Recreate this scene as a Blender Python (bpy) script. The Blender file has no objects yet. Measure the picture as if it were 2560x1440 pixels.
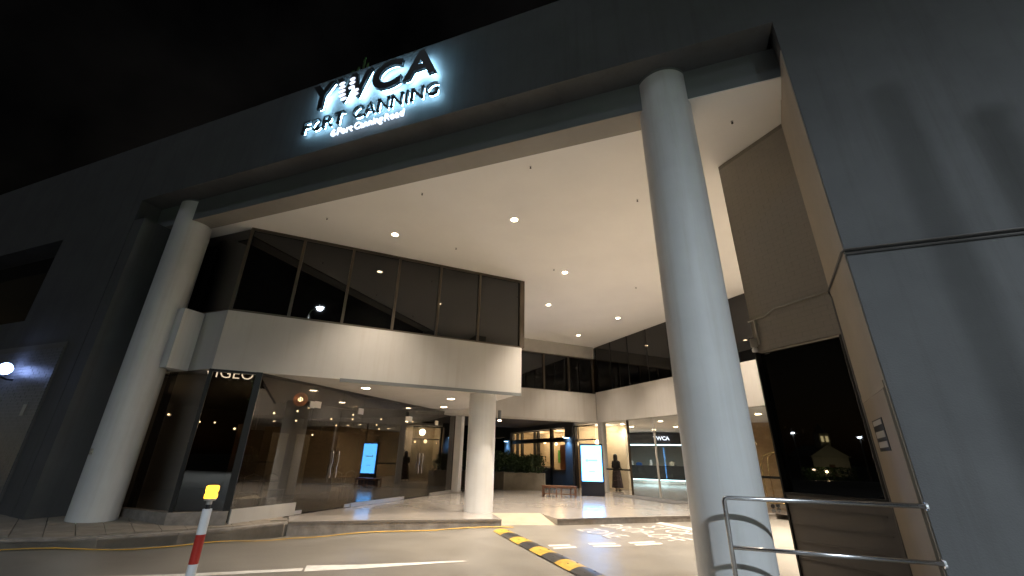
import bpy, bmesh, math, random
from mathutils import Vector, Matrix
random.seed(7)
SC = bpy.context.scene
COL = SC.collection
R = math.radians
S2 = math.sqrt(.5)

# ------------------------------------------------------------------ camera
yaw, pitch, roll, FPX = R(-20.6), R(22.07), R(1.046), 1042.9
fw = Vector((math.sin(yaw)*math.cos(pitch), math.cos(yaw)*math.cos(pitch), math.sin(pitch)))
ri = Vector((math.cos(yaw), -math.sin(yaw), 0)); up = ri.cross(fw)
ri, up = ri*math.cos(roll)+up*math.sin(roll), up*math.cos(roll)-ri*math.sin(roll)
cam = bpy.data.cameras.new('camera'); cam_o = bpy.data.objects.new('camera', cam); COL.objects.link(cam_o)
cam.sensor_width = 36; cam.lens = FPX*36/2560; cam.clip_start = .05; cam.clip_end = 1500
M = Matrix((ri, up, -fw)).transposed().to_4x4(); M.translation = (0, 0, 1.5)
cam_o.matrix_world = M
SC.camera = cam_o

# ------------------------------------------------------------------ night sky, added fill sun, exposure
W = bpy.data.worlds.new('World'); SC.world = W; W.use_nodes = True
wn = W.node_tree; bg = wn.nodes['Background']
sky = wn.nodes.new('ShaderNodeTexSky'); sky.sky_type = 'NISHITA'; sky.sun_disc = False
sky.sun_elevation = R(-3); sky.sun_rotation = R(200)
tc = wn.nodes.new('ShaderNodeTexCoord'); nz = wn.nodes.new('ShaderNodeTexNoise')
nz.inputs['Scale'].default_value = 2.2; nz.inputs['Detail'].default_value = 5
cr = wn.nodes.new('ShaderNodeValToRGB'); cr.color_ramp.elements[0].position = .42; cr.color_ramp.elements[1].position = .75
cr.color_ramp.elements[0].color = (.3, .28, .22, 1); cr.color_ramp.elements[1].color = (3.4, 2.7, 1.8, 1)
mx = wn.nodes.new('ShaderNodeMix'); mx.data_type = 'RGBA'; mx.blend_type = 'MULTIPLY'; mx.inputs['Factor'].default_value = 1
wn.links.new(tc.outputs['Generated'], nz.inputs['Vector']); wn.links.new(nz.outputs['Fac'], cr.inputs['Fac'])
wn.links.new(sky.outputs['Color'], mx.inputs['A']); wn.links.new(cr.outputs['Color'], mx.inputs['B'])
wn.links.new(mx.outputs['Result'], bg.inputs['Color'])
bg.inputs['Strength'].default_value = .028
sun = bpy.data.lights.new('fill_sun', 'SUN'); sun.energy = .09; sun.angle = R(4); sun.color = (.8, .88, 1)  # dim cool fill added to lift the dark facade fronts
sun_o = bpy.data.objects.new('fill_sun', sun); COL.objects.link(sun_o); sun_o.rotation_euler = (R(50), 0, R(-20))
SC.view_settings.view_transform = 'Standard'; SC.view_settings.look = 'None'
SC.view_settings.exposure = .6; SC.view_settings.gamma = 1; SC.view_settings.use_curve_mapping = False
SC.cycles.use_denoising = True
SC.cycles.max_bounces = 10; SC.cycles.transparent_max_bounces = 16; SC.cycles.sample_clamp_indirect = 6
SC.cycles.caustics_reflective = False; SC.cycles.caustics_refractive = False

# ------------------------------------------------------------------ materials
MATS = {}
def mat(name, col=(.5, .5, .5), rough=.6, metal=0, emit=None, es=0, var=0, vscale=3, bump=0, bscale=60, spec=.5, coat=0, rvar=0, detail=4, streak=0, stain=0, stscale=2.5):
    m = bpy.data.materials.new(name); m.use_nodes = True
    nt = m.node_tree; b = nt.nodes['Principled BSDF']
    b.inputs['Base Color'].default_value = (*col, 1); b.inputs['Roughness'].default_value = rough
    b.inputs['Metallic'].default_value = metal; b.inputs['Specular IOR Level'].default_value = spec
    b.inputs['Coat Weight'].default_value = coat
    if emit: b.inputs['Emission Color'].default_value = (*emit, 1); b.inputs['Emission Strength'].default_value = es
    if var or bump or rvar or streak or stain:
        t = nt.nodes.new('ShaderNodeTexCoord')
    if var or rvar:
        n = nt.nodes.new('ShaderNodeTexNoise'); n.inputs['Scale'].default_value = vscale; n.inputs['Detail'].default_value = detail
        n.inputs['Roughness'].default_value = .6
        nt.links.new(t.outputs['Object'], n.inputs['Vector'])
        if var:
            r = nt.nodes.new('ShaderNodeValToRGB'); r.color_ramp.elements[0].position = .3; r.color_ramp.elements[1].position = .72
            r.color_ramp.elements[0].color = (*[c*(1-var) for c in col], 1); r.color_ramp.elements[1].color = (*[min(1, c*(1+var)) for c in col], 1)
            nt.links.new(n.outputs['Fac'], r.inputs['Fac']); nt.links.new(r.outputs['Color'], b.inputs['Base Color'])
        if rvar:
            q = nt.nodes.new('ShaderNodeMapRange'); q.inputs['From Min'].default_value = .3; q.inputs['From Max'].default_value = .7
            q.inputs['To Min'].default_value = rough*(1-rvar); q.inputs['To Max'].default_value = rough*(1+rvar)
            nt.links.new(n.outputs['Fac'], q.inputs['Value']); nt.links.new(q.outputs['Result'], b.inputs['Roughness'])
    def darken(fac_out, amount):
        src = b.inputs['Base Color'].links[0].from_socket if b.inputs['Base Color'].links else None
        mxn = nt.nodes.new('ShaderNodeMix'); mxn.data_type = 'RGBA'; mxn.blend_type = 'MULTIPLY'
        if src: nt.links.new(src, mxn.inputs['A'])
        else: mxn.inputs['A'].default_value = (*col, 1)
        mxn.inputs['B'].default_value = (amount, amount*.98, amount*.95, 1)
        nt.links.new(fac_out, mxn.inputs['Factor']); nt.links.new(mxn.outputs['Result'], b.inputs['Base Color'])
    if streak:
        mp = nt.nodes.new('ShaderNodeMapping'); mp.inputs['Scale'].default_value = (5, 5, .22)
        ns_ = nt.nodes.new('ShaderNodeTexNoise'); ns_.inputs['Scale'].default_value = 1; ns_.inputs['Detail'].default_value = 6; ns_.inputs['Roughness'].default_value = .7
        rs = nt.nodes.new('ShaderNodeMapRange'); rs.inputs['From Min'].default_value = .5; rs.inputs['From Max'].default_value = .72
        nt.links.new(t.outputs['Object'], mp.inputs['Vector']); nt.links.new(mp.outputs['Vector'], ns_.inputs['Vector']); nt.links.new(ns_.outputs['Fac'], rs.inputs['Value'])
        darken(rs.outputs['Result'], 1-streak)
    if stain:
        for sc_, lo, hi, am in ((stscale, .48, .78, 1-stain), (stscale*6, .6, .74, 1-stain*.4)):
            ns_ = nt.nodes.new('ShaderNodeTexNoise'); ns_.inputs['Scale'].default_value = sc_; ns_.inputs['Detail'].default_value = 7; ns_.inputs['Roughness'].default_value = .65
            rs = nt.nodes.new('ShaderNodeMapRange'); rs.inputs['From Min'].default_value = lo; rs.inputs['From Max'].default_value = hi
            nt.links.new(t.outputs['Object'], ns_.inputs['Vector']); nt.links.new(ns_.outputs['Fac'], rs.inputs['Value']); darken(rs.outputs['Result'], am)
    if bump:
        n2 = nt.nodes.new('ShaderNodeTexNoise'); n2.inputs['Scale'].default_value = bscale; n2.inputs['Detail'].default_value = 3
        bp = nt.nodes.new('ShaderNodeBump'); bp.inputs['Strength'].default_value = bump; bp.inputs['Distance'].default_value = .01
        nt.links.new(t.outputs['Object'], n2.inputs['Vector']); nt.links.new(n2.outputs['Fac'], bp.inputs['Height'])
        nt.links.new(bp.outputs['Normal'], b.inputs['Normal'])
    MATS[name] = m
    return m

def glass(name, tint, ior=1.5, refl=(1, 1, 1), rough=0):
    """plate glass: straight-through tinted transmission plus a Fresnel mirror"""
    m = bpy.data.materials.new(name); m.use_nodes = True; nt = m.node_tree
    for n in list(nt.nodes):
        if n.type != 'OUTPUT_MATERIAL': nt.nodes.remove(n)
    out = nt.nodes['Material Output']
    tr = nt.nodes.new('ShaderNodeBsdfTransparent'); tr.inputs['Color'].default_value = (*tint, 1)
    gl = nt.nodes.new('ShaderNodeBsdfGlossy'); gl.inputs['Roughness'].default_value = rough; gl.inputs['Color'].default_value = (*refl, 1)
    fr = nt.nodes.new('ShaderNodeFresnel'); fr.inputs['IOR'].default_value = ior
    geo = nt.nodes.new('ShaderNodeNewGeometry')
    mr = nt.nodes.new('ShaderNodeMapRange'); mr.inputs['To Min'].default_value = ior; mr.inputs['To Max'].default_value = 1/ior
    nt.links.new(geo.outputs['Backfacing'], mr.inputs['Value']); nt.links.new(mr.outputs['Result'], fr.inputs['IOR'])
    mix = nt.nodes.new('ShaderNodeMixShader')
    nt.links.new(fr.outputs['Fac'], mix.inputs['Fac']); nt.links.new(tr.outputs[0], mix.inputs[1]); nt.links.new(gl.outputs[0], mix.inputs[2])
    nt.links.new(mix.outputs[0], out.inputs['Surface'])
    MATS[name] = m
    return m

m_dark = mat('grey_facade_paint', (.105, .105, .106), .75, var=.14, vscale=.9, bump=.25, bscale=60, streak=.17)
m_beam = mat('grey_beam_paint', (.17, .18, .18), .7, var=.08, vscale=.8, bump=.1, bscale=90)
m_soffit_dk = mat('brown_grey_soffit', (.3, .28, .25), .8, var=.1, vscale=1)
m_ceil = mat('white_ceiling', (.9, .88, .84), .85, var=.03, vscale=.6, bump=.05, bscale=120)
m_white = mat('white_plaster', (.56, .54, .505), .8, var=.05, vscale=.9, bump=.12, bscale=70, streak=.08)
m_col = mat('white_column_paint', (.74, .74, .73), .55, var=.06, vscale=1.2, bump=.08, bscale=40, streak=.1)
m_reveal = mat('taupe_wall_paint', (.42, .37, .3), .7, var=.08, vscale=1.2, bump=.1, bscale=80)
m_brick = mat('painted_brick', (.32, .285, .24), .32, var=.05, vscale=3, bump=.12, bscale=50)
m_dado = mat('dado_paint', (.13, .115, .1), .5, var=.1, vscale=2, bump=.15)
m_brickL = mat('grey_painted_brick', (.16, .16, .16), .35, var=.12, vscale=6, bump=.3, bscale=50)
m_mortar = mat('brick_mortar', (.25, .225, .19), .8, var=.1, vscale=8, bump=.2)
m_plaza = mat('polished_plaza_floor', (.38, .352, .318), .17, stain=.06, var=.05, vscale=.8, rvar=.08, bump=.02, bscale=25)
m_kerb = mat('grey_granite_kerb', (.3, .27, .24), .7, stain=.4, stscale=3, var=.25, vscale=5, bump=.2, bscale=80)
m_nosing = mat('dark_granite_nosing', (.2, .18, .16), .5, var=.2, vscale=8)
m_ramp = mat('yellowish_ramp_concrete', (.36, .31, .225), .65, var=.12, vscale=3, bump=.15)
m_road = mat('sealed_concrete_road', (.22, .205, .18), .33, var=.16, vscale=1.1, stain=.17, stscale=1.3, rvar=.06, bump=.3, bscale=110, detail=9)
m_ground = mat('dark_ground', (.05, .055, .045), .9, var=.3, vscale=.2)
m_pave = mat('paving_concrete', (.3, .26, .21), .8, var=.2, vscale=3, bump=.25, bscale=70)
m_paint_w = mat('white_road_paint', (.66, .64, .6), .55, var=.14, vscale=7, bump=.1)
m_paint_y = mat('yellow_road_paint', (.7, .43, .05), .5, var=.2, vscale=6, bump=.1)
m_rub_y = mat('yellow_rubber', (.52, .33, .05), .45, stain=.4, stscale=6, var=.2, vscale=9, bump=.2)
m_rub_k = mat('black_rubber', (.035, .034, .034), .4, var=.2, vscale=9, bump=.2)
m_frame = mat('bronze_frame', (.09, .07, .05), .4, metal=.3, var=.1)
m_frame_k = mat('black_frame', (.015, .014, .013), .4, metal=.2)
m_glass_dk = mat('dark_tinted_glass', (.004, .004, .004), .015, spec=.75)
m_glass = glass('shopfront_glass', (.46, .45, .43), 1.95)
m_glass_cl = glass('lobby_glass', (.9, .92, .91), 1.45)
m_glass_cafe = glass('cafe_glass', (.85, .84, .8), 1.45)
m_steel = mat('polished_steel', (.78, .78, .79), .26, metal=1)
m_fit = mat('satin_steel_fitting', (.62, .6, .56), .35, metal=.7)
m_pipe = mat('grey_conduit', (.16, .15, .14), .5, var=.1)
m_pipe_l = mat('pale_conduit', (.4, .37, .32), .35, var=.1)
m_door = mat('cream_metal_door', (.38, .32, .25), .5, var=.06, vscale=2)
m_black = mat('black_plastic', (.012, .012, .013), .4)
m_white_pl = mat('white_plastic', (.75, .75, .76), .4, var=.04)
m_red = mat('red_reflective', (.42, .03, .02), .4, var=.1, vscale=10)
m_amber = mat('amber_lens', (.9, .4, .02), .2, emit=(1, .47, .03), es=2.6)
m_wood = mat('brown_wood', (.16, .07, .035), .45, var=.3, vscale=14, bump=.1)
m_oak = mat('warm_timber_panel', (.5, .33, .17), .5, var=.2, vscale=5)
m_leaf = mat('hedge_leaf', (.035, .065, .022), .6, var=.5, vscale=4)
m_leaf2 = mat('street_tree_leaf', (.07, .16, .03), .6, var=.4, vscale=3)
m_bark = mat('tree_bark', (.1, .08, .06), .9, var=.3, vscale=8, bump=.5)
m_planter = mat('planter_concrete', (.26, .23, .18), .75, var=.2, vscale=2, bump=.2)
m_cafe = mat('charcoal_render', (.1, .1, .105), .75, var=.12, vscale=1.5)
m_cream = mat('cream_wall', (.72, .63, .48), .7, var=.05)
m_dkroom = mat('dark_restaurant_wall', (.05, .042, .035), .6, var=.2, vscale=1.5)
m_dkfloor = mat('dark_restaurant_floor', (.07, .06, .05), .35, var=.2, vscale=2)
m_navy = mat('navy_counter_panel', (.02, .028, .035), .3, var=.1)
m_bulk = mat('dark_bulkhead', (.05, .055, .065), .5, var=.1)
m_lobw = mat('pale_grey_lobby_wall', (.46, .44, .4), .7, var=.05)
m_lobf = mat('lobby_floor', (.27, .245, .235), .14, var=.05, rvar=.2)
m_warm = mat('warm_lamp', (1, .9, .75), .5, emit=(1, .74, .46), es=30)
m_warm2 = mat('soft_lantern_paper', (1, .95, .85), .6, emit=(1, .85, .6), es=1.8)
m_warmS = mat('small_warm_bulb', (1, .9, .75), .5, emit=(1, .72, .4), es=10)
m_cool = mat('cool_street_lens', (1, 1, 1), .5, emit=(.78, .9, 1), es=60)
m_globe = mat('blue_white_globe', (.9, .95, 1), .4, emit=(.33, .47, 1), es=7)
m_halo = mat('sign_halo_led', (1, 1, 1), .5, emit=(.36, .72, 1), es=34)
m_signface = mat('sign_black_letter', (.01, .012, .014), .35)
m_signwhite = mat('sign_white_face', (1, 1, 1), .4, emit=(.74, .82, 1), es=1.0)
m_screen = mat('kiosk_screen', (.02, .02, .02), .1, emit=(.1, .42, 1), es=6.5)
m_screentx = mat('screen_print', (.05, .3, .3), .3, emit=(.25, .62, .66), es=1.3)
m_navyc = mat('kiosk_black_case', (.012, .015, .025), .3, coat=.3)
m_strip = mat('counter_light_strip', (1, 1, 1), .5, emit=(.6, .93, 1), es=2.4)
m_blueled = mat('blue_wall_light', (1, 1, 1), .5, emit=(.3, .6, 1), es=14)
m_neon = mat('neon_letter', (1, .95, .85), .4, emit=(1, .82, .62), es=3)
m_copper = mat('copper_lamp', (.6, .25, .1), .3, metal=.9, emit=(1, .35, .1), es=.15)
m_brass = mat('brass_tube', (.7, .5, .22), .22, metal=1)
m_skin = mat('skin', (.36, .22, .15), .55, var=.05)
m_hair = mat('black_hair', (.01, .009, .009), .4, bump=.3, bscale=90)
m_blackcloth = mat('black_cloth', (.015, .014, .016), .8, var=.2)
def mat_dress():
    m = mat('patterned_dress', (.05, .03, .035), .8)
    nt = m.node_tree; b = nt.nodes['Principled BSDF']; v = nt.nodes.new('ShaderNodeTexVoronoi'); v.inputs['Scale'].default_value = 11
    t = nt.nodes.new('ShaderNodeTexCoord'); r = nt.nodes.new('ShaderNodeValToRGB')
    r.color_ramp.elements[0].color = (.22, .15, .14, 1); r.color_ramp.elements[1].color = (.03, .017, .022, 1); r.color_ramp.elements[0].position = .15; r.color_ramp.elements[1].position = .3
    nt.links.new(t.outputs['Object'], v.inputs['Vector']); nt.links.new(v.outputs['Distance'], r.inputs['Fac']); nt.links.new(r.outputs['Color'], b.inputs['Base Color'])
    return m
m_dress = mat_dress()
m_mat = mat('grey_door_mat', (.13, .13, .13), .95, var=.2, vscale=40, bump=.5)
m_notice = mat('notice_black', (.02, .02, .022), .5)
m_noticew = mat('notice_white', (.5, .49, .47), .6)
m_stone = mat('church_render', (.55, .52, .42), .8, var=.1, vscale=1)
m_yellowwin = mat('lit_window', (1, .9, .6), .5, emit=(1, .8, .4), es=3)
m_blue = mat('blue_plastic', (.02, .1, .35), .4)
m_green = mat('green_poster', (.1, .4, .09), .6)
m_rbrown = mat('brown_panel', (.3, .13, .06), .5, var=.2)

# ------------------------------------------------------------------ helpers
class MB:
    def __init__(s): s.v = []; s.f = []
    def poly(s, pts):
        n = len(s.v); s.v += [tuple(p) for p in pts]; s.f.append(list(range(n, n+len(pts)))); return s
    def hexa(s, p):            # p: 4 bottom then 4 top, counter-clockwise from above
        n = len(s.v); s.v += [tuple(q) for q in p]
        s.f += [[n+i for i in q] for q in ((3, 2, 1, 0), (4, 5, 6, 7), (0, 1, 5, 4), (1, 2, 6, 5), (2, 3, 7, 6), (3, 0, 4, 7))]; return s
    def box(s, x0, x1, y0, y1, z0, z1):
        return s.hexa([(x0, y0, z0), (x1, y0, z0), (x1, y1, z0), (x0, y1, z0), (x0, y0, z1), (x1, y0, z1), (x1, y1, z1), (x0, y1, z1)])
    def obox(s, O, u, s0, s1, n0, n1, z0, z1):
        """box in a wall frame: O origin, u unit along, n = u turned left"""
        nx, ny = -u[1], u[0]
        q = [(O[0]+u[0]*a+nx*b, O[1]+u[1]*a+ny*b) for a, b in ((s0, n0), (s1, n0), (s1, n1), (s0, n1))]
        return s.hexa([(x, y, z0) for x, y in q]+[(x, y, z1) for x, y in q])
    def prism(s, poly, z0, z1):
        """poly ccw; z0/z1 numbers or functions of (x,y)"""
        f0 = z0 if callable(z0) else (lambda x, y: z0); f1 = z1 if callable(z1) else (lambda x, y: z1)
        n = len(s.v); k = len(poly)
        s.v += [(x, y, f0(x, y)) for x, y in poly]+[(x, y, f1(x, y)) for x, y in poly]
        s.f.append([n+i for i in reversed(range(k))]); s.f.append([n+k+i for i in range(k)])
        for i in range(k): j = (i+1) % k; s.f.append([n+i, n+j, n+k+j, n+k+i])
        return s
    def lathe(s, prof, c=(0, 0, 0), n=32, cap=True):
        """prof: list of (r,z)"""
        b = len(s.v)
        for r, z in prof:
            for i in range(n): a = 2*math.pi*i/n; s.v.append((c[0]+r*math.cos(a), c[1]+r*math.sin(a), c[2]+z))
        for k in range(len(prof)-1):
            for i in range(n): j = (i+1) % n; s.f.append([b+k*n+i, b+k*n+j, b+(k+1)*n+j, b+(k+1)*n+i])
        if cap: s.f.append([b+i for i in reversed(range(n))]); s.f.append([b+(len(prof)-1)*n+i for i in range(n)])
        return s
    def tube(s, path, r, n=10, cap=True):
        P = [Vector(p) for p in path]; b = len(s.v); prev = None
        rr = r if isinstance(r, (list, tuple)) else [r]*len(P)
        for i, p in enumerate(P):
            d = (P[min(i+1, len(P)-1)]-P[max(i-1, 0)]).normalized()
            if prev is None: a = d.orthogonal().normalized()
            else: a = (prev-d*prev.dot(d)).normalized()
            prev = a; c = d.cross(a)
            for k in range(n): t = 2*math.pi*k/n; s.v.append(tuple(p+(a*math.cos(t)+c*math.sin(t))*rr[i]))
        for i in range(len(P)-1):
            for k in range(n): j = (k+1) % n; s.f.append([b+i*n+k, b+i*n+j, b+(i+1)*n+j, b+(i+1)*n+k])
        if cap: s.f.append([b+k for k in reversed(range(n))]); s.f.append([b+(len(P)-1)*n+k for k in range(n)])
        return s
    def build(s, name, m, parent=None, smooth=False, bevel=0):
        me = bpy.data.meshes.new(name); me.from_pydata(s.v, [], s.f); me.update()
        bm = bmesh.new(); bm.from_mesh(me); bmesh.ops.recalc_face_normals(bm, faces=bm.faces)
        if bevel: bmesh.ops.bevel(bm, geom=list(bm.edges), offset=bevel, segments=2, affect='EDGES', clamp_overlap=True)
        bm.to_mesh(me); bm.free()
        if m: me.materials.append(m)
        o = bpy.data.objects.new(name, me); COL.objects.link(o)
        if smooth:
            for p in me.polygons: p.use_smooth = True
            if smooth == 'auto':
                me.set_sharp_from_angle(angle=R(40))
        if parent: o.parent = parent
        return o

def tag(o, label=None, cat=None, group=None, kind=None):
    if label: o['label'] = label
    if cat: o['category'] = cat
    if group: o['group'] = group
    if kind: o['kind'] = kind
    return o
def thing(name, label, cat, loc=(0, 0, 0), rz=0, group=None):
    o = bpy.data.objects.new(name, None); COL.objects.link(o); o.location = loc; o.rotation_euler = (0, 0, rz); o.empty_display_size = .2
    return tag(o, label, cat, group)
def copy_tree(o, parent=None):
    c = o.copy(); COL.objects.link(c); c.parent = parent
    for ch in list(o.children): copy_tree(ch, c)
    return c
def share(src, name, parent, loc=(0, 0, 0), rot=(0, 0, 0)):
    c = bpy.data.objects.new(name, src.data); COL.objects.link(c); c.parent = parent; c.location = loc; c.rotation_euler = rot; return c
def light(name, kind, loc, power, col, parent=None, size=.1, spot=None, blend=.6, rot=(0, 0, 0)):
    l = bpy.data.lights.new(name, kind); l.energy = power; l.color = col
    if kind == 'AREA': l.size = size
    else: l.shadow_soft_size = size
    if kind == 'SPOT': l.spot_size = R(spot); l.spot_blend = blend
    o = bpy.data.objects.new(name, l); COL.objects.link(o); o.location = loc; o.rotation_euler = rot
    if parent: o.parent = parent
    return o
def text_mesh(ch, size, extrude, offset=0, shear=0, spacing=1):
    c = bpy.data.curves.new('t', 'FONT'); c.body = ch; c.size = size; c.extrude = extrude; c.offset = offset; c.shear = shear; c.space_character = spacing
    c.resolution_u = 4
    o = bpy.data.objects.new('t', c); COL.objects.link(o)
    bpy.context.view_layer.update()
    me = bpy.data.meshes.new_from_object(o.evaluated_get(bpy.context.evaluated_depsgraph_get()))
    bpy.data.objects.remove(o); bpy.data.curves.remove(c)
    return me
def text_obj(name, me, m, parent, loc, rot, scale=(1, 1, 1)):
    if m: me.materials.clear(); me.materials.append(m)
    o = bpy.data.objects.new(name, me); COL.objects.link(o); o.parent = parent; o.location = loc; o.rotation_euler = rot; o.scale = scale
    return o

# ------------------------------------------------------------------ levels and plan lines (metres)
HC = 7.27            # porch ceiling
SF = 3.36            # underside of the first-floor band
YF = 5.57            # facade plane
YB = 6.08            # porch beam face
K1 = (-10.3, 6.92)   # front corner of the cantilevered first floor
UB = (S2, S2)        # its long face runs this way
LB = 8.3
PC = (-3.76, 23.06)  # inner corner at the back of the porch
UD = (S2, -S2)       # right-hand back wall runs this way from PC
XG = -9.6            # restaurant glass wall

CP = [(-10.8, 4.6, -.06), (-9.4, 6.6, -.2), (-8.8, 8.7, -.31), (-6.8, 10.1, -.22), (-4.5, 11.5, -.15), (-3.2, 12.2, -.15), (0, 14.7, -.15), (0, 0, -.15), (3, 8, -.15), (-5, 4, -.16), (-16, 0, .0), (-26, -8, .1), (5, -20, -.15), (-14, -16, 0), (8, 0, -.15), (4, 17, -.15)]
def road_z(x, y):
    a = b = 0
    for px, py, pz in CP:
        w = 1/(((x-px)**2+(y-py)**2)**1.5+.15); a += w*pz; b += w
    return a/b
def pav_z(x, y=0): return max(-.03, min(.3, -.03+(-8.8-x)*.052))

# ------------------------------------------------------------------ ground, road, plaza
g = MB().poly([(-400, -400, -.6), (400, -400, -.6), (400, 400, -.6), (-400, 400, -.6)]).build('ground', m_ground); tag(g, kind='structure')
mb = MB(); N = 80; xs = [-40+i*52/N for i in range(N+1)]; ys = [-30+i*52/N for i in range(N+1)]
for y in ys:
    for x in xs: mb.v.append((x, y, road_z(x, y)))
for j in range(N):
    for i in range(N): a = j*(N+1)+i; mb.f.append([a, a+1, a+N+2, a+N+1])
road = mb.build('road', m_road, smooth=True); tag(road, kind='structure')

plaza = [(-8.8, 8.7), (-6.77, 10.1), (-4.49, 11.48), (-5.2, 12.5), (-3.95, 13.2), (-3.2, 12.24), (.03, 14.75), (4.4, 18.1), (12, 22), (12, 40), (-24, 40), (-24, 19), (XG-.05, 19), (XG-.05, 9.55), (-9.9, 9.75)]
pl = MB().prism(plaza, -.5, 0).build('plaza_floor', m_plaza); tag(pl, kind='structure')
# kerb stones along the plaza edge (each its own piece, dark nosing strip on top edge)
def kerb_run(a, b, n, parent, zt=0.0):
    d = Vector((b[0]-a[0], b[1]-a[1])); L = d.length; d.normalize(); q = L/n
    for i in range(n):
        MB().obox(a, d, i*q+.004, (i+1)*q-.004, -.03-random.random()*.006, .02, -.6, zt-.045).build('kerb_stone', m_kerb, parent)
        MB().obox(a, d, i*q+.003, (i+1)*q-.003, -.05, .06, zt-.043, zt+.004).build('nosing', m_nosing, parent)
kerb_run((-8.8, 8.7), (-6.77, 10.1), 2, pl); kerb_run((-6.77, 10.1), (-4.49, 11.48), 2, pl)
kerb_run((-3.2, 12.24), (.03, 14.75), 4, pl); kerb_run((.03, 14.75), (4.4, 18.1), 4, pl)
mb = MB()
mb.v = [(-4.53, 11.4, -.17), (-3.16, 12.16, -.17), (-3.95, 13.2, .004), (-5.2, 12.5, .004), (-4.53, 11.4, -.6), (-3.16, 12.16, -.6), (-3.95, 13.2, -.6), (-5.2, 12.5, -.6)]
mb.f = [[0, 1, 2, 3], [7, 6, 5, 4], [0, 4, 5, 1], [1, 5, 6, 2], [2, 6, 7, 3], [3, 7, 4, 0]]
rp = mb.build('ramp', m_ramp); tag(rp, kind='structure')

# left pavement with slabs and kerb
kp = [(-8.83, 8.62), (-9.1, 7.5), (-9.4, 6.6), (-9.95, 5.55), (-10.76, 4.58), (-12.6, 2.9), (-16, .6), (-24, -4)]
pav = kp[::-1]+[(-8.85, 8.75), (-9.95, 9.75), (-10.6, 10), (-11, 7.4), (-26, 7.4), (-30, -2)]
pv = MB().prism(pav[::-1], -.6, lambda x, y: pav_z(x)-.03).build('pavement', m_mortar); tag(pv, kind='structure')
def inside(p, poly):
    c = False; j = len(poly)-1
    for i in range(len(poly)):
        if (poly[i][1] > p[1]) != (poly[j][1] > p[1]) and p[0] < (poly[j][0]-poly[i][0])*(p[1]-poly[i][1])/(poly[j][1]-poly[i][1])+poly[i][0]: c = not c
        j = i
    return c
ud = Vector((-.42, -.907)); un = Vector((.907, -.42)); q = .42
cnt = 0
for i in range(-4, 36):
    for j in range(-24, 9):
        c0 = Vector((-9.6, 7.6))+ud*(i*q)+un*(j*q+(i % 2)*.0)
        cs = [c0+ud*a*q*.487+un*b*q*.487 for a, b in ((-1, -1), (1, -1), (1, 1), (-1, 1))]
        if all(inside(p, pav) for p in cs) and c0.x > -19 and c0.y < 10:
            dz = random.uniform(-.003, .003)
            MB().prism([tuple(p) for p in cs], lambda x, y: pav_z(x)-.05, lambda x, y: pav_z(x)+dz).build('paving_slab', m_pave, pv); cnt += 1
for i in range(len(kp)-1):
    a, b = Vector(kp[i]), Vector(kp[i+1]); L = (b-a).length; n = max(1, round(L/1.0)); d = (b-a).normalized()
    for k in range(n):
        p0 = a+d*(L*k/n+.006); p1 = a+d*(L*(k+1)/n-.006); nn = Vector((-d.y, d.x)) if True else 0
        MB().prism([tuple(p) for p in (p0, p1, p1-nn*.16, p0-nn*.16)][::-1], -.6, lambda x, y: pav_z(x)+.006).build('kerb_stone', m_kerb, pv)

# painted markings on the road (children of the road)
def strip(poly, name, m, dz=.004):
    """poly of (x,y) quads draped on the road"""
    mb = MB()
    for q in poly: mb.poly([(x, y, road_z(x, y)+dz) for x, y in q])
    return mb.build(name, m, road)
def ribbon(pts, w, side=1, sub=6):
    out = []
    P = [Vector(p) for p in pts]; dense = []
    for i in range(len(P)-1):
        for k in range(sub): dense.append(P[i].lerp(P[i+1], k/sub))
    dense.append(P[-1])
    ns = []
    for i, p in enumerate(dense):
        d = (dense[min(i+1, len(dense)-1)]-dense[max(i-1, 0)]).normalized(); ns.append(Vector((d.y, -d.x))*side)
    for i in range(len(dense)-1):
        a, b = dense[i], dense[i+1]; out.append([tuple(a), tuple(a+ns[i]*w), tuple(b+ns[i+1]*w), tuple(b)])
    return out
strip(ribbon([(-11.1, 4.1), (-10.0, 5.28), (-9.28, 6.5), (-8.95, 7.5), (-8.5, 8.55), (-6.67, 9.92), (-4.4, 11.3), (-4.1, 11.35)], .1), 'yellow_edge_line', m_paint_y, .014)
strip(ribbon([(-8.6, 4.05), (-7.92, 4.55), (-6.9, 5.25), (-5.74, 6.15)], .2), 'white_lane_line', m_paint_w)
strip([[(-5.84, 6.32), (-5.55, 5.97), (-4.92, 6.48), (-5.1, 6.72)], [(-5.1, 6.72), (-4.92, 6.48), (-3.6, 7.65), (-3.7, 7.67)]], 'white_taper_mark', m_paint_w, .005)
for q in ([(-2.7, 9.55), (-2.64, 9.45), (-2.26, 9.72), (-2.32, 9.82)], [(-2.55, 9.36), (-2.49, 9.26), (-2.1, 9.56), (-2.17, 9.66)],
          [(-1.98, 10.09), (-1.92, 9.98), (-1.42, 10.29), (-1.48, 10.4)], [(-1.85, 9.88), (-1.79, 9.77), (-1.29, 10.1), (-1.35, 10.21)],
          [(-1.21, 10.58), (-1.15, 10.47), (-.65, 10.87), (-.71, 10.98)], [(-1.07, 10.42), (-1.01, 10.31), (-.5, 10.73), (-.56, 10.84)]):
    strip([q[::-1]], 'white_dash', m_paint_w)
strip([[(-.8, 13.9), (.3, 12.85), (.36, 13.2), (-.66, 14.17)]], 'white_stop_bar', m_paint_w)
tr = math.atan2(-.66, .75)
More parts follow.
